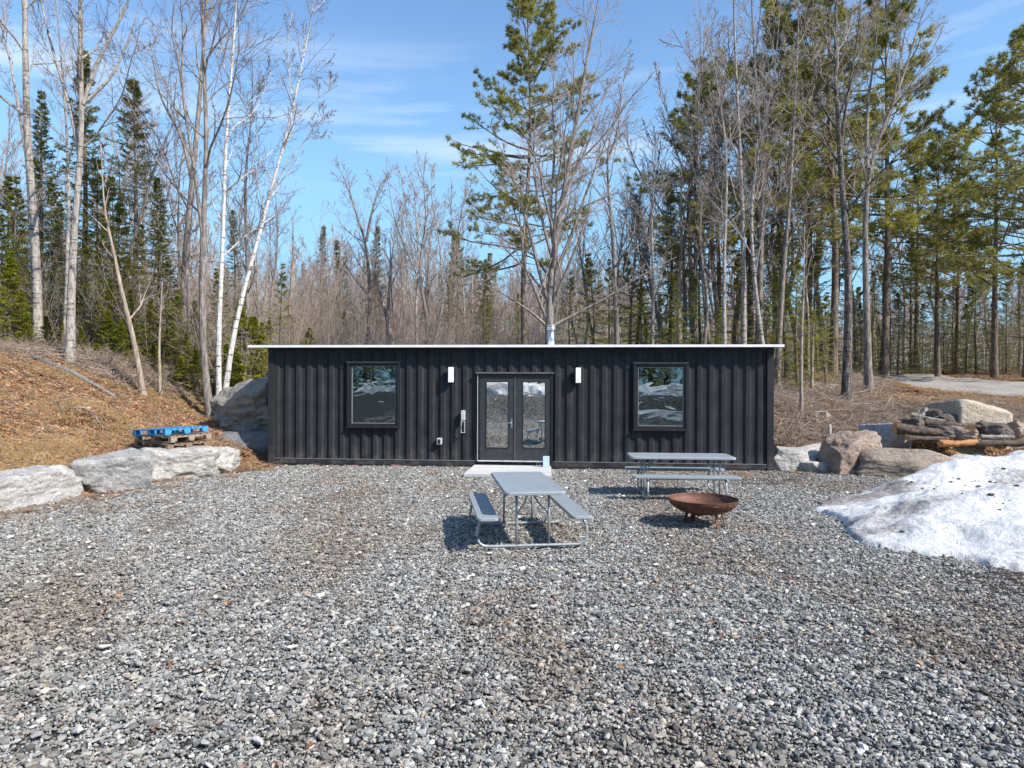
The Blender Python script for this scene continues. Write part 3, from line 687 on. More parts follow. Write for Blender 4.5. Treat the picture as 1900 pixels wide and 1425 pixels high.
# electrical boxes
x0, x1 = lx(856.8), lx(863.5)
b = box_obj('switch_box', x0, x1, -0.10, 0.03, lz(860, 779), lz(860, 761), M_GREYBOX, cabin, 0.008)
ring_frame('box_cage', x0, x1 + 0.01, lz(860, 802), lz(860, 780), 0.014, -0.11, -0.095, M_GREYBOX, b)
tube_obj('cable', [(x0 + .04, -0.03, lz(860, 779)), (x0 + .045, -0.10, 1.1), (x0 + .02, -0.11, 0.98), (x0 + .07, -0.09, 0.9), (x0 + .08, -0.02, 0.86), (x0 + .08, 0.05, 0.86)], 0.011, M_FRAME, b, 6)
b = box_obj('outlet_box', lx(812), lx(820.5), -0.08, 0.03, lz(816, 824), lz(816, 812), M_GREYBOX, cabin, 0.008)
box_obj('outlet_face', lx(814), lx(818.5), -0.086, -0.08, lz(816, 822.5), lz(816, 814), M_FRAME, b)
ring_frame('tie_ring', lx(996), lx(1003), 0.07, 0.155, 0.012, 0.004, 0.011, M_GREYBOX, cabin)
# stove pipe
sp = np.array([(lx(1018.5) + 0.02, 1.35)])
pipe = tube_obj('stove_pipe', [(sp[0, 0], sp[0, 1], HGT + 0.02), (sp[0, 0], sp[0, 1], 3.44)], 0.085, M_STEEL, cabin, 20)
for zz, rr, hh in ((3.44, 0.115, 0.022), (3.475, 0.118, 0.03), (3.53, 0.125, 0.018)):
    tube_obj('chimney_cap_ring', [(sp[0, 0], sp[0, 1], zz), (sp[0, 0], sp[0, 1], zz + hh)], rr, M_STEEL, pipe, 20)
tube_obj('pipe_collar', [(sp[0, 0], sp[0, 1], HGT + 0.056), (sp[0, 0], sp[0, 1], HGT + 0.10)], [0.15, 0.09], M_STEEL, pipe, 20)

# slab and blue board
def mat_slab():
    t = NT('pale_concrete_pad'); p = t.geo((1, 1, 1)); f = t.noise(t.geo((2, 9, 1)), 2.2, 6, 0.6); g = t.noise(p, 60, 4)
    t.color(t.mix(0.35, t.ramp(f, [(0.3, (0.38, 0.37, 0.35)), (0.6, (0.58, 0.57, 0.545)), (0.8, (0.67, 0.66, 0.64))]), t.ramp(g, [(0.3, (0.3, 0.3, 0.29)), (0.7, (0.6, 0.6, 0.58))]))); t.rough(0.9); t.bump(f, 0.5, 0.01); return t.m
def slab():
    P = [pt(880, 0, 15.93), pt(1023, 0, 15.75), pt(1024, 0, 14.05), pt(860, 0, 14.35)]
    bm = bmesh.new(); vs = [bm.verts.new((p[0], p[1], 0.02)) for p in P]; f = bm.faces.new(vs)
    r = bmesh.ops.extrude_face_region(bm, geom=[f])
    for v in r['geom']:
        if isinstance(v, bmesh.types.BMVert): v.co.z = 0.105
    bmesh.ops.recalc_face_normals(bm, faces=bm.faces[:])
    bmesh.ops.bevel(bm, geom=bm.edges[:], offset=0.015, segments=2, affect='EDGES')
    me = bpy.data.meshes.new('door_slab'); bm.to_mesh(me); bm.free()
    tag(link('door_slab', me, mat_slab()), 'pale rectangular concrete pad on the gravel in front of the double doors', 'slab')
slab()
bb = box_obj('blue_board', -0.075, 0.075, -0.02, 0.02, 0.107, 0.36, mat_simple('pale_blue_foam', (0.38, 0.50, 0.72), 0.6, 0, 30, 0.12), None, 0.006)
bb.location = (px_x(1014, 15.5), 15.5, 0); bb.rotation_euler = (math.radians(-4), 0, 0.1)
tag(bb, 'small upright pale blue board leaning at the right side of the doors', 'board')

# ------------------------------------------------------------------ picnic tables
def rounded_slab(name, lx_, ly_, th, rad, mat, parent, loc):
    c = []
    for sx, sy, a0 in ((1, 1, 0), (-1, 1, 90), (-1, -1, 180), (1, -1, 270)):
        for k in range(7):
            a = math.radians(a0 + 15 * k); c.append((sx * (lx_ / 2 - rad) + rad * math.cos(a), sy * (ly_ / 2 - rad) + rad * math.sin(a)))
    c = np.array(c); n = len(c)
    rings = [(0.975, -th), (1.0, -th + 0.006), (1.0, -0.012), (0.994, -0.004), (0.985, 0.0), (0.95, 0.0), (0.94, -0.0025)]
    V = np.concatenate([np.concatenate([np.stack([np.sign(c[:, 0]) * (np.abs(c[:, 0]) - (1 - s) * min(lx_, ly_)), np.sign(c[:, 1]) * (np.abs(c[:, 1]) - (1 - s) * min(lx_, ly_))], 1), np.full((n, 1), z)], 1) for s, z in rings])
    Q = []
    for r in range(len(rings) - 1):
        for k in range(n):
            k2 = (k + 1) % n; Q.append((r * n + k, r * n + k2, (r + 1) * n + k2, (r + 1) * n + k))
    o = link(name, mesh_np(name, V, [np.array(Q), (np.arange(n) + (len(rings) - 1) * n)[None], np.arange(n)[::-1][None]]), mat, parent); o.location = loc; return o
def picnic_table(loc, rz, label):
    """long axis along local x"""
    t = empty('picnic_table', loc, rz, label, 'picnic table', 'folding picnic tables on the gravel')
    rounded_slab('tabletop', 1.83, 0.74, 0.045, 0.07, M_TABLE, t, (0, 0, 0.74))
    for sy in (-1, 1):
        rounded_slab('bench', 1.83, 0.25, 0.04, 0.05, M_TABLE, t, (0, sy * 0.565, 0.44))
    zr = 0.05
    for sx in (-1, 1):
        X_ = sx * 0.66
        # bent ground rail rising to the benches
        pts = [(X_, -0.60, 0.40), (X_, -0.66, 0.30)]
        for k in range(7):
            a = math.radians(180 + k * 15); pts.append((X_, -0.55 + 0.13 * math.cos(a), zr + 0.13 + 0.13 * math.sin(a)))
        pts += [(X_, -0.3, zr), (X_, 0, zr), (X_, 0.3, zr)]
        for k in range(7):
            a = math.radians(270 + k * 15); pts.append((X_, 0.55 + 0.13 * math.cos(a), zr + 0.13 + 0.13 * math.sin(a)))
        pts += [(X_, 0.66, 0.30), (X_, 0.60, 0.40)]
        tube_obj('ground_rail', pts, 0.019, M_TFRAME, t, 8)
        for sy in (-1, 1):
            tube_obj('leg', [(X_, sy * 0.20, zr + 0.012), (X_, sy * 0.20, 0.695)], 0.015, M_TFRAME, t, 8)
            tube_obj('bench_bracket', [(X_ - 0.0, sy * 0.50, 0.392), (X_, sy * 0.70, 0.392)], 0.013, M_TFRAME, t, 6)
        tube_obj('crossbar', [(X_, -0.30, 0.685), (X_, 0.30, 0.685)], 0.013, M_TFRAME, t, 6)
        for sy in (-1, 1):
            tube_obj('brace', [(X_, sy * 0.20, 0.42), (X_ - sx * 0.12, sy * 0.08, 0.56), (X_ - sx * 0.24, 0, 0.69)], 0.009, M_TFRAME, t, 6)
            tube_obj('bench_runner', [(-0.66, sy * 0.60, 0.385), (0.66, sy * 0.60, 0.385)], 0.012, M_TFRAME, t, 6) if sx > 0 else None
    tube_obj('centre_bar', [(-0.42, 0, 0.685), (0.42, 0, 0.685)], 0.011, M_TFRAME, t, 6)
    return t
picnic_table((0.175, 8.78, 0.02), math.radians(90 + 7.2), 'grey plastic folding picnic table end-on in front of the doors')
picnic_table((3.03, 12.05, 0.02), math.radians(-3.5), 'grey plastic folding picnic table side-on behind the rusty fire bowl')

# ------------------------------------------------------------------ fire bowl
def mat_rust():
    t = NT('rusty_steel'); p = t.coord(); f = t.noise(p, 6, 7, 0.65); g = t.noise(p, 45, 4)
    c = t.ramp(f, [(0.28, (0.055, 0.022, 0.014)), (0.5, (0.135, 0.055, 0.032)), (0.66, (0.22, 0.095, 0.05)), (0.8, (0.30, 0.15, 0.085))])
    t.color(t.mix(0.3, c, t.ramp(g, [(0.35, (0.04, 0.02, 0.015)), (0.7, (0.25, 0.12, 0.07))]))); t.rough(0.62); t.b.inputs['Metallic'].default_value = 0.25; t.bump(g, 0.3, 0.004); return t.m
M_RUST = mat_rust()
def lathe(name, prof, n, mat, parent):
    prof = np.array(prof); a = np.arange(n) / n * 2 * np.pi; m = len(prof)
    V = np.stack([prof[:, None, 0] * np.cos(a), prof[:, None, 0] * np.sin(a), np.repeat(prof[:, 1:2], n, 1)], -1).reshape(-1, 3)
    idx = np.arange(m * n).reshape(m, n); A, B = idx[:-1], idx[1:]
    Q = np.stack([A, np.roll(A, -1, 1), np.roll(B, -1, 1), B], -1).reshape(-1, 4)
    return link(name, mesh_np(name, V, [Q], True), mat, parent)
def fire_bowl():
    t = empty('fire_bowl', (2.735, 9.55, 0.02), math.radians(12), 'rusty round steel fire bowl on short splayed legs in front of picnic table', 'fire pit')
    R_, zt, dz = 0.487, 0.385, 0.225
    out = [(0.002, zt - dz)] + [(R_ * math.sin(a), zt - dz * math.cos(a) ** 1.0) for a in np.linspace(0.08, math.pi / 2, 22)]
    inn = [((R_ - 0.007) * math.sin(a), zt + 0.0 - (dz - 0.008) * math.cos(a)) for a in np.linspace(math.pi / 2, 0.05, 22)] + [(0.002, zt - dz + 0.008)]
    lathe('bowl', out + [(R_ + 0.003, zt + 0.004), (R_ - 0.003, zt + 0.007)] + inn, 72, M_RUST, t)
    V, fs = tubes(np.array([[(0.12 * math.cos(a), 0.12 * math.sin(a), zt - dz + 0.03 + 0.02 * math.sin(a * 3)) for a in np.linspace(0, 6.1, 14)]]), np.full((1, 14), 0.03), 6, True)
    link('ash_heap', mesh_np('ash', V, fs), mat_simple('charred_wood_ash', (0.10, 0.09, 0.08), 0.95), t)
    for k, a in enumerate((math.radians(-74), math.radians(-20), math.radians(92), math.radians(120))):
        r0, r1 = 0.24, 0.30; c, s = math.cos(a), math.sin(a)
        bm = bmesh.new(); bmesh.ops.create_cube(bm, size=1)
        for v in bm.verts:
            tz = v.co.z + 0.5; rr = r1 + (r0 - r1) * tz + v.co.x * 0.012; w = v.co.y * (0.05 + 0.012 * tz)
            v.co = Vector((rr * c - w * s, rr * s + w * c, tz * 0.235))
        bmesh.ops.bevel(bm, geom=bm.edges[:], offset=0.003, segments=1, affect='EDGES')
        me = bpy.data.meshes.new('leg'); bm.to_mesh(me); bm.free(); link('leg', me, M_RUST, t)
    for a0, a1 in ((-74, -20), (92, 120)):
        tube_obj('foot_tie', [(0.29 * math.cos(math.radians(a)), 0.29 * math.sin(math.radians(a)), 0.05) for a in (a0, a1)], 0.008, M_RUST, t, 6)
    for ang, mt in ((-100, M_RUST), (-70 + 0, M_SILL)):
        a = math.radians(ang); c, s = math.cos(a), math.sin(a); pts = []
        for q in np.linspace(0, math.pi, 7):
            tt = 0.05 * math.cos(q); out_ = R_ - 0.008 + 0.035 * math.sin(q)
            pts.append((out_ * c - tt * s, out_ * s + tt * c, zt - 0.025 - 0.012 * math.sin(q)))
        tube_obj('handle', pts, 0.007, M_RUST, t, 6)
fire_bowl()

# ------------------------------------------------------------------ boulders
def mat_rock(name, cols, dark=0.5, scale=1.6, moss=None):
    t = NT(name); p = t.coord(); f = t.noise(p, scale, 8, 0.62, 0.3); g = t.noise(p, 14, 6, 0.7); v = t.noise(t.coord(scale=(1, 1, 2.6)), 2.1, 5, 0.6, 1.2)
    a, b, c_ = cols
    c = t.ramp(f, [(0.28, a), (0.5, b), (0.72, c_)])
    c = t.mix(0.35, c, t.ramp(g, [(0.3, tuple(x * 0.35 for x in b)), (0.6, c_)]))
    c = t.mix(t.math('MULTIPLY', t.ramp(g, [(0.60, (0, 0, 0)), (0.72, (1, 1, 1))]), dark), c, tuple(x * 0.35 for x in a))
    if moss: c = t.mix(t.ramp(t.noise(p, 3, 5), [(0.55, (0, 0, 0)), (0.65, (0.8, 0.8, 0.8))]), c, moss)
    c = t.mix(t.ramp(v, [(0.485, (0, 0, 0)), (0.5, (0.6, 0.6, 0.6)), (0.515, (0, 0, 0))]), c, tuple(x * 0.4 for x in a))
    c = t.mix(t.ramp(t.noise(t.coord(scale=(1, 1, 1.5)), 1.1, 6, 0.7), [(0.5, (0, 0, 0)), (0.66, (0.5, 0.5, 0.5))]), c, tuple(x * 0.75 for x in a))
    sp_ = t.noise(p, 40, 4, 0.7); c = t.mix(0.5, c, t.ramp(sp_, [(0.35, (0.45, 0.45, 0.45)), (0.65, (1.15, 1.15, 1.15))]), 'MULTIPLY')
    t.color(c); t.rough(0.85); t.bump(t.math('ADD', t.math('MULTIPLY', f, 0.8), t.math('MULTIPLY', g, 0.7)), 1.0, 0.07); return t.m
M_ROCKW = mat_rock('pale_quarried_limestone', ((0.20, 0.185, 0.17), (0.52, 0.495, 0.46), (0.76, 0.73, 0.69)))
M_ROCKG = mat_rock('grey_granite_boulder', ((0.09, 0.095, 0.10), (0.19, 0.19, 0.19), (0.33, 0.32, 0.31)))
M_ROCKT = mat_rock('tan_sandstone_boulder', ((0.38, 0.30, 0.21), (0.53, 0.44, 0.33), (0.68, 0.60, 0.49)), 0.2)
M_ROCKB = mat_rock('brown_pink_boulder', ((0.20, 0.13, 0.09), (0.36, 0.26, 0.20), (0.52, 0.42, 0.35)))
M_ROCKBL = mat_rock('blue_grey_boulder', ((0.22, 0.25, 0.29), (0.42, 0.45, 0.49), (0.66, 0.68, 0.70)))
IC5 = ico(6); IC4 = ico(4)
def rock_mesh(seed, size, blocky=0.6, planes=14, rough=0.05, hi=True):
    g = np.random.default_rng(seed); U, Fc = IC5 if hi else IC4
    n = [(1, 0, 0), (-1, 0, 0), (0, 1, 0), (0, -1, 0), (0, 0, 1), (0, 0, -1)]
    N1 = nrm(np.array(n, float) + g.normal(0, 0.10, (6, 3))); D1 = np.full(6, 0.62 + 0.3 * (1 - blocky)) * g.uniform(0.92, 1.1, 6)
    N2 = nrm(g.normal(0, 1, (planes, 3))); D2 = g.uniform(0.66, 0.95, planes)
    NN = np.concatenate([N1, N2]); DD = np.concatenate([D1, D2])
    dot = U @ NN.T; lim = np.where(dot > 0.02, DD[None] / np.maximum(dot, 0.02), 9)
    k = 48.0; r = -np.log(np.exp(-k * np.minimum(lim, 1.6)).sum(1)) / k       # soft minimum keeps worn edges
    V = U * r[:, None]
    off = g.uniform(0, 50, 3)
    rid = np.array([mnoise.ridged_multi_fractal(Vector((v[0] * 1.1, v[1] * 1.1, v[2] * 2.0)) + Vector(off), 0.9, 2.2, 5, 0.9, 2.0) for v in V])
    V = V * (1 - 0.045 * np.clip(rid - 1.1, -0.6, 1.2)[:, None] * (rough / 0.06))
    nz = np.array([mnoise.fractal(Vector(v * 1.6 + off), 0.9, 2.1, 5) for v in V])
    nf = np.array([mnoise.noise(Vector(v * 9 + off)) for v in V])
    V = V * (1 + rough * nz[:, None] * 1.3 + rough * 0.28 * nf[:, None])
    V = V / 0.68 * 0.5 * np.array(size)[None]
    return mesh_np('rock', V, [Fc], hi)
def boulder(seed, loc, size, rz, mat, label, blocky=0.6, tilt=(0, 0), rough=0.05, name='boulder', group=None, planes=14):
    o = link(name, rock_mesh(seed, size, blocky, planes, rough), mat); o.location = loc; o.rotation_euler = (tilt[0], tilt[1], rz)
    tag(o, label, 'boulder', group); return o
GS = 'pale stone blocks edging the left bank'
RA = math.atan2(4.8, 2.2)
boulder(1, (-8.25, 11.15, 0.17), (1.62, 0.85, 0.70), math.radians(79), M_ROCKW, 'rounded white limestone block nearest the camera at the left edge', 0.72, group=GS, rough=0.08)
boulder(8, (-8.75, 9.35, 0.22), (1.9, 0.85, 0.78), math.radians(72), M_ROCKW, 'pale limestone block cut by the left picture edge', 0.75, group=GS, rough=0.08)
boulder(2, (-7.60, 12.72, 0.24), (1.30, 1.0, 0.84), math.radians(33), mat_rock('white_and_grey_limestone', ((0.14, 0.14, 0.15), (0.36, 0.35, 0.335), (0.60, 0.58, 0.55))), 'flat-topped pale stone block with a dark grey fractured face', 0.95, group=GS, planes=8, rough=0.09)
boulder(3, (-7.12, 14.35, 0.24), (1.45, 1.05, 0.84), math.radians(25), mat_rock('creamy_limestone', ((0.26, 0.24, 0.21), (0.50, 0.47, 0.43), (0.70, 0.67, 0.62))), 'long white stone block under the stack of pallets', 0.9, group=GS, rough=0.11)
boulder(4, (-6.72, 15.2, 0.20), (0.95, 0.75, 0.62), math.radians(60), M_ROCKW, 'smaller pale stone block between the pallets and the black cabin', 0.5, group=GS, rough=0.09)
boulder(5, (-7.35, 18.6, 1.22), (1.75, 1.2, 1.15), -0.2, mat_rock('grey_and_tan_boulder', ((0.12, 0.12, 0.12), (0.30, 0.28, 0.25), (0.50, 0.44, 0.34))), 'big pointed grey and tan boulder behind the left end of the cabin', 0.15, tilt=(0.1, -0.2), rough=0.13, planes=12)
boulder(6, (-6.95, 17.75, 0.30), (2.0, 1.3, 0.85), 0.1, M_ROCKG, 'shaded flat grey boulder under the big pointed boulder by the cabin', 0.8)
# right side
boulder(11, (6.72, 16.0, 0.14), (1.05, 0.8, 0.62), 0.2, M_ROCKW, 'rounded whitish rock touching the right end of the cabin', 0.4, rough=0.06)
boulder(12, (7.12, 15.55, 0.08), (0.65, 0.4, 0.3), 0.1, M_ROCKW, 'small low white rock between the whitish rock and the brown boulder', 0.4)
boulder(21, (7.45, 16.7, 0.32), (1.5, 0.5, 0.35), 0.35, M_ROCKW, 'long flat pale slab lying behind the brown boulder', 0.6)
boulder(13, (8.02, 15.75, 0.33), (1.35, 1.0, 1.0), 0.3, M_ROCKB, 'cracked brown and pink boulder right of the cabin', 0.55, rough=0.08)
boulder(14, (8.72, 15.05, 0.24), (1.9, 1.0, 0.70), -0.25, mat_rock('flat_brown_slab_rock', ((0.16, 0.125, 0.10), (0.32, 0.26, 0.20), (0.47, 0.38, 0.30))), 'flat-topped brown slab boulder with a shaded face beside the snow', 0.9)
boulder(15, (9.55, 16.9, 0.62), (0.95, 0.8, 0.85), 0.5, M_ROCKBL, 'pale blue-grey boulder left of the log pile', 0.4, rough=0.06)
boulder(16, (11.8, 17.2, 0.86), (1.35, 1.2, 1.25), 0.2, M_ROCKT, 'large rounded tan boulder behind the log pile', 0.15, rough=0.02, planes=8)
boulder(17, (10.75, 17.0, 0.95), (0.85, 0.5, 0.42), 0.1, M_ROCKW, 'small pale rock resting on the logs beside the tan boulder', 0.4)
boulder(18, (9.1, 19.6, Hs(9.1, 19.6) + 0.08), (0.45, 0.35, 0.3), 0.4, M_ROCKT, 'small tan rock lying in the dry brush behind the boulders', 0.3)

# ------------------------------------------------------------------ logs
def mat_bark(name, a, b, c, scale=3.0, zs=0.25):
    t = NT(name); p = t.coord(scale=(1, 1, zs)); f = t.noise(p, scale * 3, 7, 0.7); v = t.noise(t.coord(), 1.2, 3)
    col = t.ramp(f, [(0.3, a), (0.5, b), (0.72, c)])
    col = t.mix(t.math('MULTIPLY', v, 0.5), col, b)
    t.color(col); t.rough(0.9); t.b.inputs['Specular IOR Level'].default_value = 0.15; t.bump(f, 1.0, 0.02); return t.m
M_LOGBARK = mat_bark('dark_weathered_bark', (0.03, 0.025, 0.022), (0.10, 0.075, 0.06), (0.26, 0.20, 0.16), 4, 1)
M_LOGGREY = mat_bark('grey_weathered_log', (0.06, 0.06, 0.06), (0.20, 0.19, 0.18), (0.42, 0.40, 0.38), 4, 1)
M_LOGCUT = mat_simple('orange_cut_wood', (0.44, 0.22, 0.09), 0.85, 0, 12, 0.35)
def log(c, L, r, rz, tilt, mat, label, split=False, group='logs in the pile right of the cabin'):
    g = np.random.default_rng(int(abs(c[0] * 971 + c[1] * 37 + L * 13))); K = 14; n = 16
    xs = np.linspace(-L / 2, L / 2, K); a = np.arange(n) / n * 2 * np.pi
    rad = r * (1 + 0.15 * g.normal(0, 1, (K, n)) + 0.16 * np.sin(a * 2 + 1 + np.linspace(0, 2, K)[:, None])) * np.linspace(1.05, 0.82, K)[:, None]
    Y = rad * np.cos(a)[None]; Z = rad * np.sin(a)[None]
    if split: Z = np.minimum(Z, r * 0.15)
    bend = 0.05 * L * np.sin(np.linspace(0, 3, K) + c[0])
    V = np.stack([np.repeat(xs[:, None], n, 1), Y + bend[:, None], Z + 0.4 * bend[:, None]], -1).reshape(-1, 3)
    idx = np.arange(K * n).reshape(K, n); A, B = idx[:-1], idx[1:]
    Q = np.stack([A, np.roll(A, -1, 1), np.roll(B, -1, 1), B], -1).reshape(-1, 4)
    o = link('log', mesh_np('log', V, [Q], True), mat); o.location = c; o.rotation_euler = (0, tilt, rz); tag(o, label, 'log', group)
    for e, sgn in ((0, -1), (K - 1, 1)):
        ring = V.reshape(K, n, 3)[e] * np.array([1, 0.94, 0.94]); ring[:, 0] += sgn * 0.004
        ring[:, 1] = V.reshape(K, n, 3)[e, :, 1]; ring[:, 2] = V.reshape(K, n, 3)[e, :, 2]
        cen = ring.mean(0)[None]; VV = np.concatenate([ring, cen])
        F3 = np.array([(k, (k + 1) % n, n) if sgn > 0 else ((k + 1) % n, k, n) for k in range(n)])
        link('cut_end', mesh_np('cut_end', VV, [F3]), M_LOGCUT, o)
def lg(px, py, d, L, r, rz, tilt, mat, label, **k):
    p = pt(px, py, d); log(tuple(p), L, r, rz, tilt, mat, label, **k)
lg(1715, 799, 15.9, 1.35, 0.14, -0.12, 0.10, M_LOGBARK, 'thick dark split log with orange left end at the front of the pile')
lg(1770, 788, 16.2, 1.3, 0.085, -0.25, 0.14, M_LOGBARK, 'dark log lying across the middle of the pile below the small pale rock')
lg(1728, 812, 15.7, 1.2, 0.07, 0.05, 0.03, M_LOGBARK, 'dark log at the bottom of the pile just above the snow strip')
lg(1722, 776, 16.4, 0.7, 0.07, -0.5, 0.25, M_LOGGREY, 'short grey log on top of the pile at its left end')
lg(1712, 766, 16.6, 0.42, 0.06, 0.5, -0.5, M_LOGGREY, 'knobbly grey stub sticking up at the top left of the pile')
lg(1800, 796, 15.9, 0.9, 0.08, 0.9, 0.15, M_LOGGREY, 'grey log pointing at the camera right of the middle of the pile')
lg(1778, 821, 14.9, 0.85, 0.08, 0.03, 0.0, mat_bark('peeled_orange_wood', (0.22, 0.10, 0.045), (0.40, 0.20, 0.09), (0.52, 0.31, 0.16), 3, 1), 'bright orange-brown log lying alone at the foot of the pile')
lg(1860, 822, 14.9, 1.2, 0.085, -0.2, 0.05, M_LOGBARK, 'long brown log running out of the right picture edge')
lg(1850, 810, 15.2, 1.1, 0.05, 0.25, 0.08, M_LOGGREY, 'thin grey log above the brown log at the right edge')
M_CHUNK = mat_rock('dark_broken_chunks', ((0.05, 0.04, 0.033), (0.13, 0.105, 0.085), (0.30, 0.25, 0.21)))
for k, (px, py, d, sz, m_, lab) in enumerate([
    (1728, 768, 16.6, (0.32, 0.25, 0.2), M_CHUNK, 'dark jagged chunk at the top of the pile left of the small pale rock'),
    (1752, 776, 16.5, (0.34, 0.3, 0.2), M_CHUNK, 'dark jagged chunk wedged under the small pale rock'),
    (1832, 797, 16.1, (0.36, 0.3, 0.26), M_CHUNK, 'dark chunk in front of the large tan boulder'),
    (1845, 803, 15.9, (0.50, 0.4, 0.36), M_CHUNK, 'dark chunk at the right shoulder of the pile'),
    (1692, 786, 16.2, (0.34, 0.3, 0.22), M_CHUNK, 'dark chunk beside the pale blue-grey boulder'),
    (1780, 803, 15.8, (0.55, 0.35, 0.22), M_ROCKB, 'brown chunk in the middle of the pile front'),
    (1880, 800, 16.4, (0.45, 0.4, 0.28), M_ROCKB, 'brown chunk behind the thin grey log at the right edge'),
    (1750, 800, 15.9, (0.5, 0.35, 0.2), M_CHUNK, 'flat dark chunk between the two front logs')]):
    p = pt(px, py, d); o = link('chunk', rock_mesh(900 + k, sz, 0.35, 8, 0.12, False), m_); o.location = tuple(p); o.rotation_euler = (rnd(-.4, .4), rnd(-.4, .4), rnd(0, 3))
    tag(o, lab, 'rubble chunk', 'broken chunks in the pile right of the cabin')
tube_obj('stick', [pt(1515, 880, 15.1), pt(1545, 881, 15.0), pt(1590, 882, 14.9), pt(1622, 879, 14.9)], [0.03, 0.035, 0.03, 0.012], M_LOGBARK)
tag(bpy.data.objects['stick'], 'long dark stick lying on the gravel left of the snow', 'stick')

for k, (a_, b_, r_) in enumerate([(( -10.15, 15.1), (-9.35, 15.35), .035), ((-10.0, 14.9), (-10.5, 15.4), .02), ((-9.6, 15.2), (-9.2, 15.0), .025)]):
    m_ = ((a_[0] + b_[0]) / 2, (a_[1] + b_[1]) / 2)
    o = tube_obj('fallen_branch', [(a_[0], a_[1], Hs(*a_) + .04), (m_[0], m_[1], Hs(*m_) + .12), (b_[0], b_[1], Hs(*b_) + .05)], [r_, r_ * .8, r_ * .4], M_LOGGREY)
    tag(o, ('long grey branch lying over the dark hollow on the left bank', 'thin grey branch left of the dark hollow on the bank', 'short grey branch right of the dark hollow on the bank')[k], 'branch')
fl_ = tube_obj('fallen_pole', [(px_x(60, 17.6), 17.6, Hs(px_x(60, 17.6), 17.6) + .10), (px_x(140, 17.4), 17.4, Hs(px_x(140, 17.4), 17.4) + .09), (px_x(215, 17.2), 17.2, Hs(px_x(215, 17.2), 17.2) + .05)], [.07, .06, .035], M_LOGGREY)
tag(fl_, 'long fallen pole lying along the top of the left bank', 'log')
post = tube_obj('broken_post', [(px_x(1541, 18.0), 18.0, Hs(px_x(1541, 18.0), 18.0) - .05), (px_x(1540, 18.0), 18.0, Hs(px_x(1541, 18.0), 18.0) + .50)], [.045, .04], M_ROCKW)
tag(post, 'short whitish broken stub standing in the brush behind the brown boulder', 'stub')

# ------------------------------------------------------------------ snow
def mat_snow():
    t = NT('old_dirty_snow'); p = t.geo(); f = t.noise(p, 2.2, 7, 0.62, 0.8); g = t.noise(p, 16, 6, 0.75); s = t.noise(p, 60, 3, 0.6)
    dirt = t.attr('dirt', 'Fac')
    c = t.ramp(f, [(0.3, (0.68, 0.69, 0.70)), (0.55, (0.84, 0.84, 0.835)), (0.8, (0.76, 0.75, 0.735))])
    c = t.mix(t.ramp(t.math('ADD', t.math('MULTIPLY', g, 0.6), t.math('MULTIPLY', dirt, 0.5)), [(0.47, (0, 0, 0)), (0.66, (0.9, 0.9, 0.9))]), c, (0.20, 0.17, 0.15))
    c = t.mix(t.ramp(s, [(0.61, (0, 0, 0)), (0.67, (0.8, 0.8, 0.8))]), c, (0.10, 0.085, 0.07))
    t.color(c); t.rough(0.7); t.b.inputs['Subsurface Weight'].default_value = 0.15; t.b.inputs['Subsurface Radius'].default_value = (0.03, 0.04, 0.05)
    t.bump(t.math('ADD', t.math('MULTIPLY', f, 1.0), t.math('MULTIPLY', g, 0.5)), 1.0, 0.13); return t.m
M_SNOW = mat_snow()
def point_in_poly(x, y, poly):
    ins = np.zeros(x.shape, bool); n = len(poly)
    for k in range(n):
        x1, y1 = poly[k]; x2, y2 = poly[(k + 1) % n]
        c = ((y1 > y) != (y2 > y)) & (x < (x2 - x1) * (y - y1) / (y2 - y1 + 1e-12) + x1); ins ^= c
    return ins
def poly_dist(x, y, poly):
    best = np.full(x.shape, 1e9); n = len(poly)
    for k in range(n):
        a = np.array(poly[k]); d = np.array(poly[(k + 1) % n]) - a; t = np.clip(((x - a[0]) * d[0] + (y - a[1]) * d[1]) / (d @ d), 0, 1)
        best = np.minimum(best, np.hypot(x - a[0] - t * d[0], y - a[1] - t * d[1]))
    return best
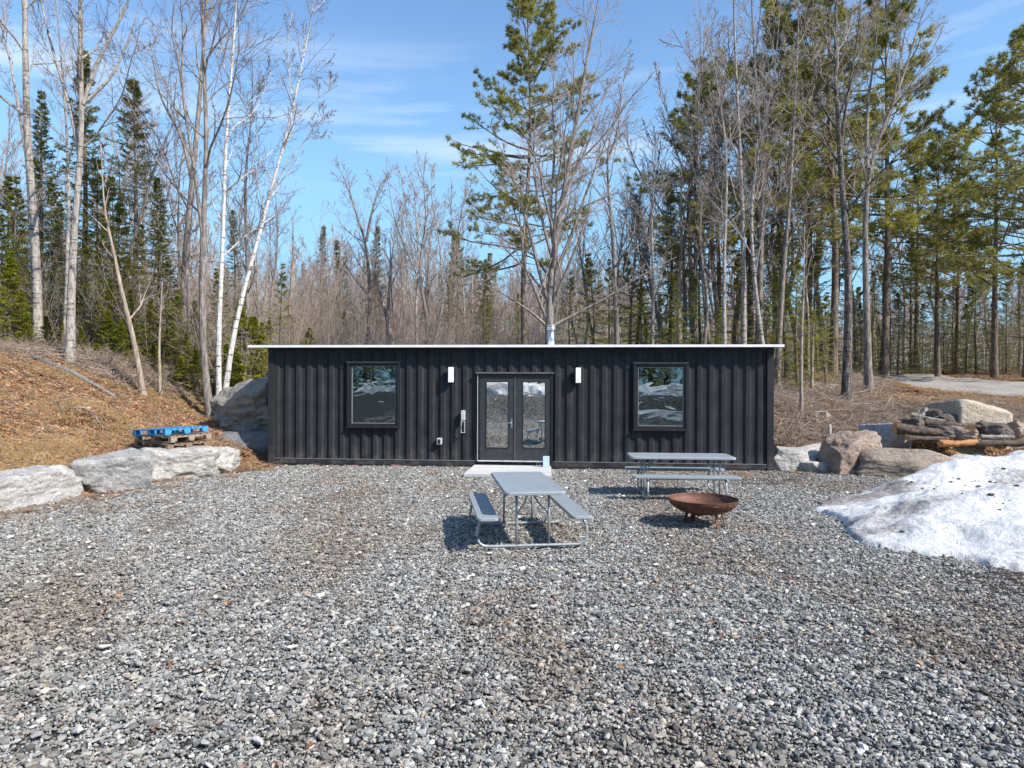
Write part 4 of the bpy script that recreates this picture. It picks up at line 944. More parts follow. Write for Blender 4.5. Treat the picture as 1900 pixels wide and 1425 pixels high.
def snow(name, poly, height, seed, label, step=0.035, dirtf=None, cat='snow'):
    poly = [tuple(p) for p in poly]; P = np.array(poly)
    xs = np.arange(P[:, 0].min() - .3, P[:, 0].max() + .3, step); ys = np.arange(P[:, 1].min() - .3, P[:, 1].max() + .3, step)
    X, Y = np.meshgrid(xs, ys, indexing='ij')
    Xw = X + 0.55 * (fbm(X * 1.7, Y * 1.7, seed, 4) - 0.47); Yw = Y + 0.55 * (fbm(X * 1.7, Y * 1.7, seed + 9, 4) - 0.47)
    d = np.where(point_in_poly(Xw, Yw, poly), 1, -1) * poly_dist(Xw, Yw, poly)
    prof = height(X, Y) * (1 - np.exp(-np.clip(d, 0, None) / 0.9)) + 0.07 * np.clip(d / 0.05, 0, 1)
    prof = prof + 0.30 * (fbm(X * 1.3, Y * 1.5, seed + 3, 4) - 0.45) * sstep(0, 0.6, d) + 0.10 * (fbm(X * 5, Y * 5, seed + 4, 3) - 0.45) * sstep(0, 0.3, d)
    Z = H(X, Y) + np.where(d > -0.02, np.maximum(prof, 0.012), -0.06)
    dirt = fbm(X * 0.9, Y * 1.6, seed + 5, 4) + (dirtf(X, Y) if dirtf else 0)
    n, m = X.shape; idx = np.arange(n * m).reshape(n, m)
    Q = np.stack([idx[:-1, :-1], idx[1:, :-1], idx[1:, 1:], idx[:-1, 1:]], -1); keep = (d > -step * 1.6)
    kq = keep[:-1, :-1] & keep[1:, :-1] & keep[1:, 1:] & keep[:-1, 1:]
    Q = Q[kq].reshape(-1, 4); used, inv = np.unique(Q, return_inverse=True)
    V = np.stack([X, Y, Z], -1).reshape(-1, 3)[used]
    me = mesh_np(name, V, [inv.reshape(-1, 4)], True, {'dirt': dirt.ravel()[used]})
    return tag(link(name, me, M_SNOW), label, cat)
def g2(px, py): d = EYE * F / (py - CY - (px - CX) * 0.0035); return (px_x(px, d), d)
near_edge = [g2(1503, 946), g2(1545, 965), g2(1565, 990), g2(1610, 1010), g2(1680, 1022), g2(1760, 1036), g2(1830, 1050), g2(1900, 1062), (6.4, 6.6), (8.5, 6.3), (10.2, 7.5), (11.5, 11)]
far_edge = [(12.0, 14.0), (9.8, 14.1), (8.6, 13.7), (7.6, 13.2), (6.9, 12.6), g2(1610, 915), g2(1600, 925), g2(1560, 930)]
def snow_h(x, y):
    a = 0.40 * np.exp(-(((x - 8.0) / 2.2) ** 2 + ((y - 9.3) / 1.2) ** 2)) + 0.72 * np.exp(-(((x - 9.2) / 2.2) ** 2 + ((y - 12.7) / 0.8) ** 2)) + 0.20 + 0.12 * np.exp(-(((x - 5.9) / .8) ** 2 + ((y - 9.9) / .7) ** 2))
    return a - 0.26 * np.exp(-((y - 11.1 - 0.1 * (x - 7)) / 0.45) ** 2)
def snow_dirt(x, y):
    return 0.24 * np.exp(-((y - 11.35 - 0.10 * (x - 7)) / 0.38) ** 2) + 0.26 * np.exp(-(((x - 6.9) / 0.5) ** 2 + ((y - 12.2) / 0.5) ** 2)) - 0.12
snow('snow_pile', near_edge + far_edge, snow_h, 71, 'large melting pile of dirty white snow on the gravel at right', dirtf=snow_dirt)
snow('snow_strip', [(9.7, 15.2), (10.4, 15.0), (12.0, 14.9), (12.3, 15.5), (10.8, 15.9), (9.6, 15.8)], lambda x, y: 0.22 + 0 * x, 77, 'thin strip of snow between the slab boulder and the log pile')
# snow banks behind the camera (seen mirrored in the glass)
snow('snow_bank', [(-18, -15.5), (-12, -14.6), (-6, -13.6), (-2, -14.2), (3, -13.4), (8, -14), (13, -13), (14, -17), (3, -18), (-6, -17.5), (-12, -18), (-18, -18)], lambda x, y: 0.85 + 0.25 * np.sin(x * 0.9), 83, 'long ploughed snow bank across the yard behind the camera', 0.12)
snow('snow_mound', [(2.2, -5.4), (6, -4.2), (10.5, -3.6), (10.8, -5.4), (6, -6.6), (3, -6.8)], lambda x, y: 0.35 + 0 * x, 85, 'lower snow mound at the right of the yard behind the camera', 0.1)
# dirt clods on the snow
M_CLOD = mat_simple('wet_dirt', (0.045, 0.035, 0.028), 0.9, 0, 20, 0.4)
def clods():
    parts = []
    g = np.random.default_rng(5); V0, F0 = ico(2)
    for (a, b, n, s) in [(6.62, 9.0, 16, .22), (6.9, 8.6, 5, .12), (5.2, 10.6, 8, .3), (6.0, 11.9, 40, .45), (7.6, 11.7, 60, .7), (8.8, 11.9, 30, .6), (5.4, 8.8, 6, .4), (6.8, 7.6, 8, .5), (6.0, 9.6, 10, .5)]:
        for k in range(int(n * .6)):
            x, y = a + g.normal(0, s), b + g.normal(0, s * 0.5); r = abs(g.normal(0.011, 0.009)) + 0.005
            d = poly_dist(np.array([x]), np.array([y]), near_edge + far_edge)[0]
            if d < 0.35 or not point_in_poly(np.array([x]), np.array([y]), near_edge + far_edge)[0]: continue
            z = Hs(x, y) + float(snow_h(np.array([x]), np.array([y]))[0]) * (1 - math.exp(-d / 0.9)) + 0.07 + 0.30 * (float(fbm(x * 1.3, y * 1.5, 74, 4)) - 0.45) * float(sstep(0, .6, d)) + 0.10 * (float(fbm(x * 5, y * 5, 75, 3)) - 0.45)
            parts.append((V0 * (1 + g.normal(0, 0.15, (len(V0), 1))) * r * np.array([1.4, 1, 0.6]) + np.array([x, y, z]), [F0]))
    V, fs = join(parts); o = link('dirt_clods', mesh_np('dirt_clods', V, fs), M_CLOD); o['kind'] = 'stuff'; tag(o, 'dark dirt clods and stones melting out of the snow pile', 'dirt')
clods()

# ------------------------------------------------------------------ pallets
def mat_plank(name, c0, c1):
    t = NT(name); f = t.noise(t.coord(scale=(1, 8, 8)), 3.5, 6, 0.65); t.color(t.ramp(f, [(0.3, c0), (0.7, c1)])); t.rough(0.8); t.bump(f, 0.4, 0.004); return t.m
M_BLUE = mat_plank('blue_painted_planks', (0.02, 0.17, 0.38), (0.06, 0.33, 0.62))
M_PALW = mat_plank('weathered_pallet_wood', (0.16, 0.12, 0.09), (0.42, 0.34, 0.25))
M_PALD = mat_plank('brown_pallet_wood', (0.10, 0.065, 0.04), (0.30, 0.20, 0.13))
def pallet(loc, rz, mat, label, tilt=(0, 0)):
    t = empty('pallet', loc, rz, label, 'pallet', 'stacked pallets on the stone blocks'); t.rotation_euler = (tilt[0], tilt[1], rz)
    me = {}
    def pl(name, x0, x1, y0, y1, z0, z1):
        k = (name, round(x1 - x0, 3), round(y1 - y0, 3), round(z1 - z0, 3))
        if k not in me:
            V, f = box_vf(-(x1 - x0) / 2, (x1 - x0) / 2, -(y1 - y0) / 2, (y1 - y0) / 2, -(z1 - z0) / 2, (z1 - z0) / 2); me[k] = mesh_np(name, V, f); me[k].materials.append(mat)
        o = link(name, me[k], None, t); o.location = ((x0 + x1) / 2, (y0 + y1) / 2 + rnd(-.003, .003), (z0 + z1) / 2); o.rotation_euler = (0, 0, rnd(-0.008, 0.008))
    for k in range(7):
        y = -0.5 + k * (1.0 - 0.10) / 6; pl('plank', -0.6, 0.6, y, y + 0.10, 0.112, 0.130)
    for x in (-0.6, -0.055, 0.50):
        for y in (-0.5, -0.07, 0.36): pl('block', x, x + 0.10, y, y + 0.14, 0.0185, 0.091)
        pl('stringer_board', x, x + 0.10, -0.5, 0.5, 0.0925, 0.1105)
    for y in (-0.5, -0.05, 0.40): pl('bottom_board', -0.6, 0.6, y, y + 0.10, 0.0, 0.017)
pb = (-7.49, 14.75); pz = 0.63
# packed earth bed under the pallets comes from the bank; rest them on stone and soil
pallet((pb[0], pb[1], pz), math.radians(-30), M_PALD, 'brown wooden pallet at the bottom of the stack', (0.02, 0.03))
pallet((pb[0] + .02, pb[1] + .02, pz + 0.137), math.radians(-27), M_PALW, 'grey weathered wooden pallet in the middle of the stack', (0.02, -0.02))
pallet((pb[0] - .02, pb[1] - .02, pz + 0.28), math.radians(-31), M_BLUE, 'bright blue pallet on top of the stack by the bank', (0.02, -0.05))
boulder(31, (-7.7, 15.1, 0.20), (1.4, 1.2, 0.78), 0.3, M_ROCKW, 'pale flat rock underneath the stack of pallets', 0.9)

# ------------------------------------------------------------------ trees
def mat_trunk(name, a, b, c, birch=False):
    t = NT(name); f = t.noise(t.coord(scale=(9, 9, 1.6)), 2.2, 6, 0.65); v = t.noise(t.coord(), 0.8, 3)
    col = t.ramp(f, [(0.32, a), (0.5, b), (0.68, c)])
    if birch:
        m = t.noise(t.coord(scale=(2.2, 2.2, 17)), 1.0, 4, 0.6)
        col = t.mix(t.ramp(m, [(0.56, (0, 0, 0)), (0.64, (0.9, 0.9, 0.9))]), col, (0.05, 0.045, 0.04))
    else:
        l = t.noise(t.coord(scale=(1, 1, .5)), 3.5, 5, 0.7)
        col = t.mix(t.ramp(l, [(0.55, (0, 0, 0)), (0.68, (0.55, 0.55, 0.55))]), col, tuple(min(1, x * 1.4) for x in c))
    t.color(col); t.rough(0.9); t.b.inputs['Specular IOR Level'].default_value = 0.15
    t.bump(f, 1.0, 0.03); return t.m
B_WHITE = mat_trunk('white_birch_bark', (0.30, 0.27, 0.25), (0.55, 0.53, 0.50), (0.68, 0.66, 0.635), True)
B_PALE = mat_trunk('pale_poplar_bark', (0.16, 0.14, 0.125), (0.36, 0.325, 0.29), (0.50, 0.46, 0.41), True)
B_GREY = mat_trunk('grey_maple_bark', (0.07, 0.06, 0.052), (0.20, 0.172, 0.152), (0.37, 0.33, 0.295))
B_BROWN = mat_trunk('brown_conifer_bark', (0.055, 0.043, 0.035), (0.16, 0.122, 0.096), (0.30, 0.24, 0.195))
B_BLOTCH = mat_trunk('dark_blotched_maple_bark', (0.035, 0.03, 0.027), (0.10, 0.085, 0.075), (0.36, 0.33, 0.30), True)
B_DEAD = mat_trunk('bare_dead_wood', (0.16, 0.12, 0.09), (0.34, 0.27, 0.21), (0.50, 0.42, 0.35))
def mat_twig(name, a, b):
    t = NT(name); t.color(t.mix(t.rand(), a, b)); t.rough(0.8); t.b.inputs['Specular IOR Level'].default_value = 0.25; return t.m
T_GREY = mat_twig('grey_brown_twigs', (0.30, 0.245, 0.22), (0.42, 0.35, 0.315))
T_DARK = mat_twig('dark_birch_twigs', (0.15, 0.115, 0.10), (0.24, 0.19, 0.165))
def mat_needles(name, a, b, c):
    t = NT(name); n = t.noise(t.coord(), 0.9, 3); f = t.ramp(n, [(0.35, a), (0.5, b), (0.66, c)])
    r = t.rand(); col = t.mix(t.math('MULTIPLY', r, 0.45), f, tuple(x * 0.65 for x in b))
    fine = t.noise(t.coord(), 14, 2); col = t.mix(t.math('MULTIPLY', fine, 0.35), col, tuple(x * 1.5 for x in c))
    t.color(col); t.rough(0.55); t.b.inputs['Specular IOR Level'].default_value = 0.3
    tr = t.new('ShaderNodeBsdfTranslucent'); t.l.new(col, tr.inputs[0]); mx = t.new('ShaderNodeMixShader'); mx.inputs[0].default_value = 0.38
    t.l.new(t.b.outputs[0], mx.inputs[1]); t.l.new(tr.outputs[0], mx.inputs[2]); t.l.new(mx.outputs[0], t.out.inputs[0]); return t.m
N_FIR = mat_needles('yellow_green_fir_needles', (0.15, 0.17, 0.03), (0.27, 0.285, 0.035), (0.40, 0.39, 0.05))
N_SPRUCE = mat_needles('dark_spruce_needles', (0.085, 0.10, 0.035), (0.155, 0.17, 0.05), (0.25, 0.25, 0.065))
N_PINE = mat_needles('pine_needles', (0.16, 0.165, 0.06), (0.27, 0.262, 0.07), (0.42, 0.385, 0.09))

GA = 2.399963
def resample(P, K):
    P = np.asarray(P, float); d = np.concatenate([[0], np.cumsum(np.linalg.norm(np.diff(P, axis=0), axis=1))]); s = np.linspace(0, d[-1], K)
    # smooth by catmull-like interpolation: linear then one smoothing pass
    Q = np.stack([np.interp(s, d, P[:, k]) for k in range(3)], -1)
    for _ in range(2):
        Q[1:-1] = 0.25 * Q[:-2] + 0.5 * Q[1:-1] + 0.25 * Q[2:]
    return Q
def kids(P, R, n, t0, t1, ang, lenf, K, wig, trop, rs, rtip, g, flat=0.0, lmin=0.0, keep=1.0, tp=1.0, bylen=False):
    N, K0 = P.shape[:2]; plen = np.linalg.norm(np.diff(P, axis=1), axis=2).sum(1)
    i = np.repeat(np.arange(N), n); j = np.tile(np.arange(n), N)
    kp = np.full(N, keep) if not bylen else keep * np.clip(plen / plen.max(), 0.18, 1)
    if keep < 1 or bylen: m = g.uniform(0, 1, len(i)) < kp[i]; i, j = i[m], j[m]
    M = len(i); t = t0 + (t1 - t0) * ((j + g.uniform(0, 1, M)) / n) ** tp
    f = t * (K0 - 1); k = np.clip(np.floor(f).astype(int), 0, K0 - 2); a = (f - k)[:, None]
    pos = P[i, k] * (1 - a) + P[i, k + 1] * a; T = nrm(P[i, k + 1] - P[i, k]); r = R[i, k] * (1 - a[:, 0]) + R[i, k + 1] * a[:, 0]
    ref = np.where(np.abs(T[:, 2:3]) > 0.9, np.array([[1.0, 0, 0]]), np.array([[0, 0, 1.0]]))
    U = nrm(np.cross(T, ref)); W = np.cross(T, U)            # U horizontal
    phi = j * GA + g.uniform(0, 6.28, N)[i] + g.normal(0, 0.35, M)
    if flat > 0:
        side = np.where(j % 2 == 0, 0.0, np.pi); phi = side + g.normal(0, 0.9 * (1 - flat), M)
    an = np.radians(ang) * g.uniform(0.7, 1.25, M)
    d = T * np.cos(an)[:, None] + (U * np.cos(phi)[:, None] + W * np.sin(phi)[:, None]) * np.sin(an)[:, None]
    L = np.maximum(plen[i] * lenf(t) * g.uniform(0.6, 1.3, M), lmin)
    out = np.empty((M, K, 3)); out[:, 0] = pos; p = pos.copy(); st = (L / (K - 1))[:, None]
    for q in range(1, K):
        d = nrm(d + g.normal(0, wig, (M, 3)) + np.array([0, 0, trop])); p = p + d * st; out[:, q] = p
    s = np.linspace(0, 1, K)[None]; r0 = np.maximum(r * rs * g.uniform(0.7, 1.1, M), rtip * 1.3)[:, None]
    return out, np.maximum(r0 * (1 - 0.9 * s), rtip)
def blades(P, n, L, W, g, spread=0.9, t0=0.1):
    """needle triangles along polylines"""
    N, K = P.shape[:2]; i = np.repeat(np.arange(N), n); M = len(i); t = g.uniform(t0, 1.0, M); f = t * (K - 1); k = np.clip(f.astype(int), 0, K - 2); a = (f - k)[:, None]
    pos = P[i, k] * (1 - a) + P[i, k + 1] * a; T = nrm(P[i, k + 1] - P[i, k])
    rv = g.normal(0, 1, (M, 3)); d = nrm(T * g.uniform(0.3, 1.0, (M, 1)) + spread * nrm(rv - T * (rv * T).sum(1, keepdims=True)) * g.uniform(0.4, 1, (M, 1)))
    s = nrm(np.cross(d, g.normal(0, 1, (M, 3)))); LL = L * g.uniform(0.6, 1.3, (M, 1)); WW = W * g.uniform(0.7, 1.2, (M, 1)) / 2
    V = np.stack([pos - s * WW, pos + s * WW, pos + d * LL], 1).reshape(-1, 3)
    return V, [np.arange(M * 3).reshape(-1, 3)]
def quad_blades(P, n, L, W, g, flatn=0.6):
    """flat sprays (lozenges) lying roughly in the branch plane"""
    N, K = P.shape[:2]; i = np.repeat(np.arange(N), n); M = len(i); t = g.uniform(0.1, 1.0, M); f = t * (K - 1); k = np.clip(f.astype(int), 0, K - 2); a = (f - k)[:, None]
    pos = P[i, k] * (1 - a) + P[i, k + 1] * a; T = nrm(P[i, k + 1] - P[i, k])
    up = nrm(np.array([[0, 0, 1.0]]) + g.normal(0, 1 - flatn, (M, 3))); s = nrm(np.cross(T, up)) * np.where(np.arange(M) % 2 == 0, 1, -1)[:, None]
    d = nrm(T * 0.75 + s * g.uniform(0.3, 1.1, (M, 1)) + g.normal(0, 0.15, (M, 3))); w = nrm(np.cross(d, up)); LL = L * g.uniform(0.6, 1.3, (M, 1)); WW = W * g.uniform(0.7, 1.3, (M, 1)) / 2
    V = np.stack([pos, pos + d * LL * 0.45 - w * WW, pos + d * LL, pos + d * LL * 0.45 + w * WW], 1).reshape(-1, 3)
    return V, [np.arange(M * 4).reshape(-1, 4)]

def stem_arr(paths, r0s, K=16, tip=0.012, flare=True):
    P = np.stack([resample(p, K) for p in paths]); s = np.linspace(0, 1, K)[None]
    R_ = np.array(r0s)[:, None] * (1 - 0.92 * s ** 0.95)
    if flare: R_[0, 0] *= 1.3; R_[0, 1] *= 1.05
    return P, np.maximum(R_, tip)
def bare_meshes(paths, r0s, seed, n1=13, t0=0.35, a1=42, l1=0.42, n2=8, n3=6, n4=3, trop=0.07, wig=0.12, twig=0.0035, tipstop=1.0, K=16, tw_mul=1.0, a2=42, d_hand=False):
    g = np.random.default_rng(seed)
    P0, R0 = stem_arr(paths, r0s, K)
    P1, R1 = kids(P0, R0, n1, t0, 0.97, a1, lambda t: l1 * (1.12 - t) ** 0.8, 9, wig, trop, 0.5, twig * 2.5, g, keep=0.95, bylen=True, lmin=0.7 if d_hand else 0.0)
    P2, R2 = kids(np.concatenate([P1]), R1, n2, 0.15, 0.98, a2, lambda t: 0.50 * (1.15 - t), 6, wig * 1.1, trop * 0.8, 0.6, twig * 1.6, g)
    Pt, Rt = kids(P0, R0, 6, 0.6, 1.0, 30, lambda t: 0.26 * (1.2 - t), 6, wig, trop, 0.6, twig * 1.6, g, bylen=True, lmin=0.5 if d_hand else 0.0)
    P2 = np.concatenate([P2, Pt]); R2 = np.concatenate([R2, Rt])
    P3, R3 = kids(P2, R2, n3, 0.12, 1.0, 38, lambda t: 0.55 * (1.15 - t), 4, 0.14, trop, 0.65, twig, g, lmin=0.05)
    tr = [tubes(P0, R0, 9), tubes(P1, R1, 5)]
    cr = [tubes(P2, R2, 4), tubes(P3, R3, 3)]
    if n4:
        P4, R4 = kids(P3, R3, n4, 0.2, 1.0, 35, lambda t: 0.6 * (1.2 - t), 3, 0.12, trop, 0.7, twig * 0.75, g, lmin=0.03)
        cr.append(tubes(P4, R4, 3))
    return mesh_np('trunk', *join(tr), True), mesh_np('crown', *join(cr), True)
def place_tree(name, base, tm, cm, bark, leaf, label, cat, group=None, rz=0.0, s=1.0):
    t = empty(name, base, rz, label, cat, group); t.scale = (s, s, s)
    if len(tm.materials) == 0: tm.materials.append(bark)
    if len(cm.materials) == 0: cm.materials.append(leaf)
    link('trunk', tm, None, t); link('crown', cm, None, t); return t
def hand_tree(pxpaths, d, r0s, seed, bark, twigm, name, label, group=None, **k):
    """paths in photo coordinates at depth d, given a little real depth"""
    g = np.random.default_rng(seed + 500); b0 = pxpaths[0][0]; bx = px_x(b0[0], d); by = d; bz = Hs(bx, by) - 0.12
    out = []
    for path in pxpaths:
        P = np.array([pt(x, y, d) for x, y in path]); drift = np.cumsum(g.normal(0, 0.16, len(P))); drift -= drift[0]; P[:, 1] += drift
        P[0, 2] = min(P[0, 2], bz) if path is pxpaths[0] or abs(path[0][1] - b0[1]) < 4 else P[0, 2]
        if out:        # a fork starts on the limb it leaves
            allp = np.concatenate([resample(o_, 40) for o_ in out]); q = P[0] - np.array([bx, by, bz]); jn_ = np.argmin(np.hypot(allp[:, 0] - q[0], allp[:, 2] - q[2]))
            P = P + (allp[jn_] - q) * np.linspace(1, 0.3, len(P))[:, None] * np.array([1, 0, 1]) + np.array([0, allp[jn_][1] - q[1], 0])
        out.append(P - np.array([bx, by, bz]))
    tm, cm = bare_meshes(out, r0s, seed, d_hand=name in ('white_birch', 'birch_tree', 'poplar_tree'), **k)
    return place_tree(name, (bx, by, bz), tm, cm, bark, twigm, label, 'tree', group)

# --- left group, individually shaped
hand_tree([[(70, 625), (64, 450), (52, 300), (47, 150), (42, 20), (30, -180), (25, -380)], [(55, 330), (45, 250), (10, 90), (-40, -60)]], 20.5, [0.16, 0.06], 1, B_PALE, T_GREY, 'poplar_tree', 'thick pale poplar nearest the left edge rising out of the firs', t0=0.4)
hand_tree([[(130, 665), (133, 480), (150, 320), (165, 200), (160, 110), (175, 0), (190, -150), (200, -300)], [(165, 210), (190, 130), (235, 60), (275, -40), (300, -150)], [(160, 290), (140, 200), (95, 90), (60, -50), (40, -160)], [(168, 205), (215, 150), (250, 60), (270, -20)]], 18.5, [0.12, 0.06, 0.06, 0.05], 2, B_PALE, T_DARK, 'birch_tree', 'pale birch with many wide forking limbs at the top of the left bank', t0=0.35, l1=0.36, n1=10)
hand_tree([[(268, 702), (258, 620), (242, 540), (228, 450), (215, 420), (213, 340), (205, 278)]], 18.2, [0.085], 3, B_DEAD, T_GREY, 'broken_birch', 'crooked dead birch with snapped top leaning left of the white birches', n1=4, t0=0.3, l1=0.22, n2=3, n3=3, n4=0)
hand_tree([[(298, 738), (297, 650), (294, 520)]], 18.6, [0.055], 4, B_DEAD, T_GREY, 'dead_sapling', 'short straight dead sapling stub right of the crooked birch', n1=3, t0=0.5, l1=0.1, n2=2, n3=2, n4=0)
hand_tree([[(392, 765), (380, 680), (379, 560), (386, 420), (398, 300), (392, 180), (385, 60), (380, -100), (378, -260)], [(386, 430), (372, 300), (355, 180), (350, 40), (340, -80)]], 18.6, [0.11, 0.055], 5, B_GREY, T_DARK, 'maple_tree', 'grey slender tree with dark twigs just left of the two white birches', t0=0.35)
hand_tree([[(408, 785), (404, 640), (410, 480), (417, 330), (414, 250), (424, 150), (436, 40), (446, -90), (450, -220)], [(414, 260), (430, 230), (455, 200), (470, 160), (490, 110)]], 18.9, [0.085, 0.03], 6, B_WHITE, T_DARK, 'white_birch', 'upright white birch stem of the pair beside the boulder', group='pair of white birches beside the boulder', n1=14, t0=0.3, l1=0.24, twig=0.003)
hand_tree([[(412, 782), (420, 640), (440, 520), (462, 420), (480, 330), (505, 230), (528, 140), (545, 60), (562, -30), (575, -150)], [(498, 250), (530, 190), (570, 150), (610, 130)], [(475, 345), (510, 290), (560, 230), (600, 190)], [(520, 165), (508, 120), (512, 60), (525, 0)]], 18.8, [0.085, 0.032, 0.028, 0.022], 7, B_WHITE, T_DARK, 'white_birch', 'right-leaning white birch stem of the pair beside the boulder', group='pair of white birches beside the boulder', n1=13, t0=0.35, l1=0.22, twig=0.003)
hand_tree([[(340, 640), (346, 480), (358, 330), (366, 200), (372, 80), (378, -60), (380, -200)], [(358, 330), (340, 250), (300, 180), (270, 60)]], 24, [0.15, 0.07], 8, B_GREY, T_GREY, 'maple_tree', 'tall grey forked tree behind the crooked dead birch', t0=0.3)
hand_tree([[(119, 655), (118, 480), (120, 330), (112, 200), (105, 60), (100, -60)]], 21, [0.075], 9, B_PALE, T_GREY, 'poplar_sapling', 'slim pale sapling just left of the wide forking birch', t0=0.45)
hand_tree([[(205, 640), (232, 520), (270, 400), (300, 300), (330, 240), (345, 200)]], 23, [0.11], 10, B_GREY, T_DARK, 'leaning_tree', 'thin dark leaning tree in front of the tall spruce on the left', t0=0.4, n1=10)
hand_tree([[(458, 640), (462, 480), (455, 320), (462, 230), (468, 120)]], 22, [0.10], 12, B_GREY, T_DARK, 'maple_tree', 'dark thin tree seen between the two white birch stems', t0=0.3, l1=0.3)
# --- centre
hand_tree([[(1019, 640), (1018, 560), (1025, 470), (1042, 380), (1058, 280), (1075, 180), (1090, 90), (1108, 5), (1112, -30)],
           [(1019, 560), (1000, 500), (975, 400), (945, 320), (915, 250)], [(1024, 520), (1060, 440), (1090, 350), (1120, 270), (1150, 190)],
           [(1028, 460), (1020, 380), (1030, 290), (1025, 180), (1030, 90)], [(1020, 600), (1070, 575), (1130, 545), (1200, 500), (1260, 470)],
           [(1017, 600), (980, 570), (930, 540), (885, 520)], [(1045, 370), (1080, 300), (1110, 210), (1130, 150)], [(1012, 560), (990, 520), (940, 470), (900, 420)], [(1022, 480), (1000, 400), (985, 310), (990, 220)]],
          22.5, [0.18, 0.075, 0.08, 0.075, 0.065, 0.055, 0.06, 0.055, 0.06], 20, B_GREY, T_GREY, 'maple_tree', 'broad many-limbed bare maple right behind the stovepipe', n1=20, t0=0.2, l1=0.36, n2=8, n3=6, n4=2, a1=38)
hand_tree([[(1148, 645), (1140, 500), (1128, 380), (1120, 300), (1128, 230), (1160, 190)], [(1122, 310), (1145, 250), (1150, 170), (1165, 110)]], 25, [0.13, 0.06], 21, B_GREY, T_GREY, 'maple_tree', 'crooked bare tree with hooked top right of the broad maple', t0=0.3)
for k, (px, d, top, r, lab, fork) in enumerate([
    (540, 34, 400, 0.17, 'brown snapped tree trunk standing above the left end of the cabin roof', 0),
    (597, 33, 475, 0.13, 'pale barkless snag with broken top above the left window', 0),
    (722, 31, 440, 0.16, 'dark snag with a slanting broken top left of the stovepipe', 0),
    (1262, 30, 300, 0.15, 'tall dark dead snag between the broad maple and the right-hand pines', 0)]):
    hand_tree([[(px, 650), (px - 4, 560), (px + 3, 500), (px, top)]], d, [r], 30 + k, B_DEAD if k != 2 else B_GREY, T_GREY, 'tree_snag', lab, n1=6, t0=0.5, l1=0.13, n2=3, n3=2, n4=0, K=10)
hand_tree([[(735, 650), (722, 600), (705, 540), (695, 500), (690, 480)]], 30, [0.16], 36, B_GREY, T_GREY, 'leaning_tree', 'dark leaning trunk crossing the dark snag above the roof', n1=6, t0=0.4, l1=0.2)
hand_tree([[(680, 660), (684, 560), (680, 450), (660, 400), (640, 330), (615, 290)], [(680, 450), (690, 400), (705, 340), (735, 300)]], 32, [0.13, 0.08], 37, B_GREY, T_GREY, 'maple_tree', 'forked bare tree standing above the left window of the cabin', n1=12, t0=0.3, l1=0.35)
# --- right
hand_tree([[(1570, 735), (1572, 600), (1572, 470), (1560, 380), (1558, 300), (1545, 200), (1540, 90), (1545, -30), (1550, -200)], [(1559, 310), (1535, 260), (1510, 200), (1480, 150)], [(1558, 300), (1572, 180), (1590, 60), (1600, -80)], [(1556, 250), (1520, 180), (1505, 90), (1490, 0)]], 21.2, [0.145, 0.045, 0.06, 0.045], 40, B_BLOTCH, T_GREY, 'maple_tree', 'grey maple with dark blotched trunk standing on the brush right of the cabin', n1=11, t0=0.35, l1=0.36)
hand_tree([[(1612, 690), (1605, 520), (1600, 400), (1598, 310), (1625, 240), (1660, 150), (1690, 60), (1720, -20)], [(1620, 250), (1650, 190), (1700, 140), (1740, 100)], [(1600, 310), (1605, 200), (1618, 90), (1625, -40)], [(1612, 270), (1640, 220), (1650, 110), (1668, 10)]], 23, [0.14, 0.05, 0.07, 0.05], 41, B_GREY, T_GREY, 'maple_tree', 'bare maple with wide fan of limbs reaching right over the road', n1=11, t0=0.35, l1=0.36)
hand_tree([[(1487, 752), (1488, 640), (1491, 520), (1490, 420)]], 19.5, [0.06], 42, B_DEAD, T_GREY, 'dead_sapling', 'thin dead pole tree just right of the cabin roof end', n1=12, t0=0.3, l1=0.12, n2=3, n3=2, n4=0)
hand_tree([[(1506, 690), (1506, 640), (1507, 600)]], 23, [0.07], 43, B_DEAD, T_GREY, 'dead_sapling', 'short dead pole beside the big pine trunk near the cabin', n1=3, t0=0.5, l1=0.08, n2=2, n3=2, n4=0, K=8)
for k, (pts_, d, r, bark, lab) in enumerate([
    ([(1380, 650), (1378, 500), (1370, 380), (1362, 250), (1350, 130), (1345, 0), (1340, -120)], 25, 0.12, B_PALE, 'tall thin pale tree above the right window of the cabin'),
    ([(1408, 650), (1412, 480), (1418, 330), (1405, 200), (1398, 80), (1390, -60)], 27, 0.15, B_GREY, 'tall grey tree in the dense stand above the right cabin corner'),
    ([(1345, 650), (1342, 480), (1350, 300), (1330, 180), (1310, 80), (1290, 10)], 24, 0.09, B_PALE, 'slender pale tree leaning left above the right window'),
    ([(1440, 650), (1452, 500), (1462, 360), (1470, 230), (1480, 90), (1490, -60)], 24, 0.11, B_GREY, 'bare tree rising straight from behind the right cabin corner'),
    ([(1320, 650), (1300, 500), (1296, 350), (1290, 220), (1300, 120), (1296, 20)], 29, 0.11, B_GREY, 'bare tree with upswept twigs at the left of the dense right stand'),
    ([(1208, 650), (1212, 520), (1206, 400), (1215, 300), (1205, 240)], 28, 0.10, B_PALE, 'pale bare tree standing midway between stovepipe and right window'),
    ([(1168, 650), (1170, 560), (1178, 450), (1185, 350), (1195, 290)], 33, 0.10, B_GREY, 'small bare grey tree behind the hooked-top tree'),
    ([(1428, 650), (1400, 540), (1388, 450), (1392, 330), (1420, 200), (1430, 100), (1436, 0)], 22.5, 0.09, B_PALE, 'wavy pale tree curving up above the right window')]):
    hand_tree([pts_], d, [r], 50 + k, bark, T_GREY, 'maple_tree' if bark is B_GREY else 'poplar_tree', lab, n1=16, t0=0.3, l1=0.27, n3=5, n4=2, a1=34)

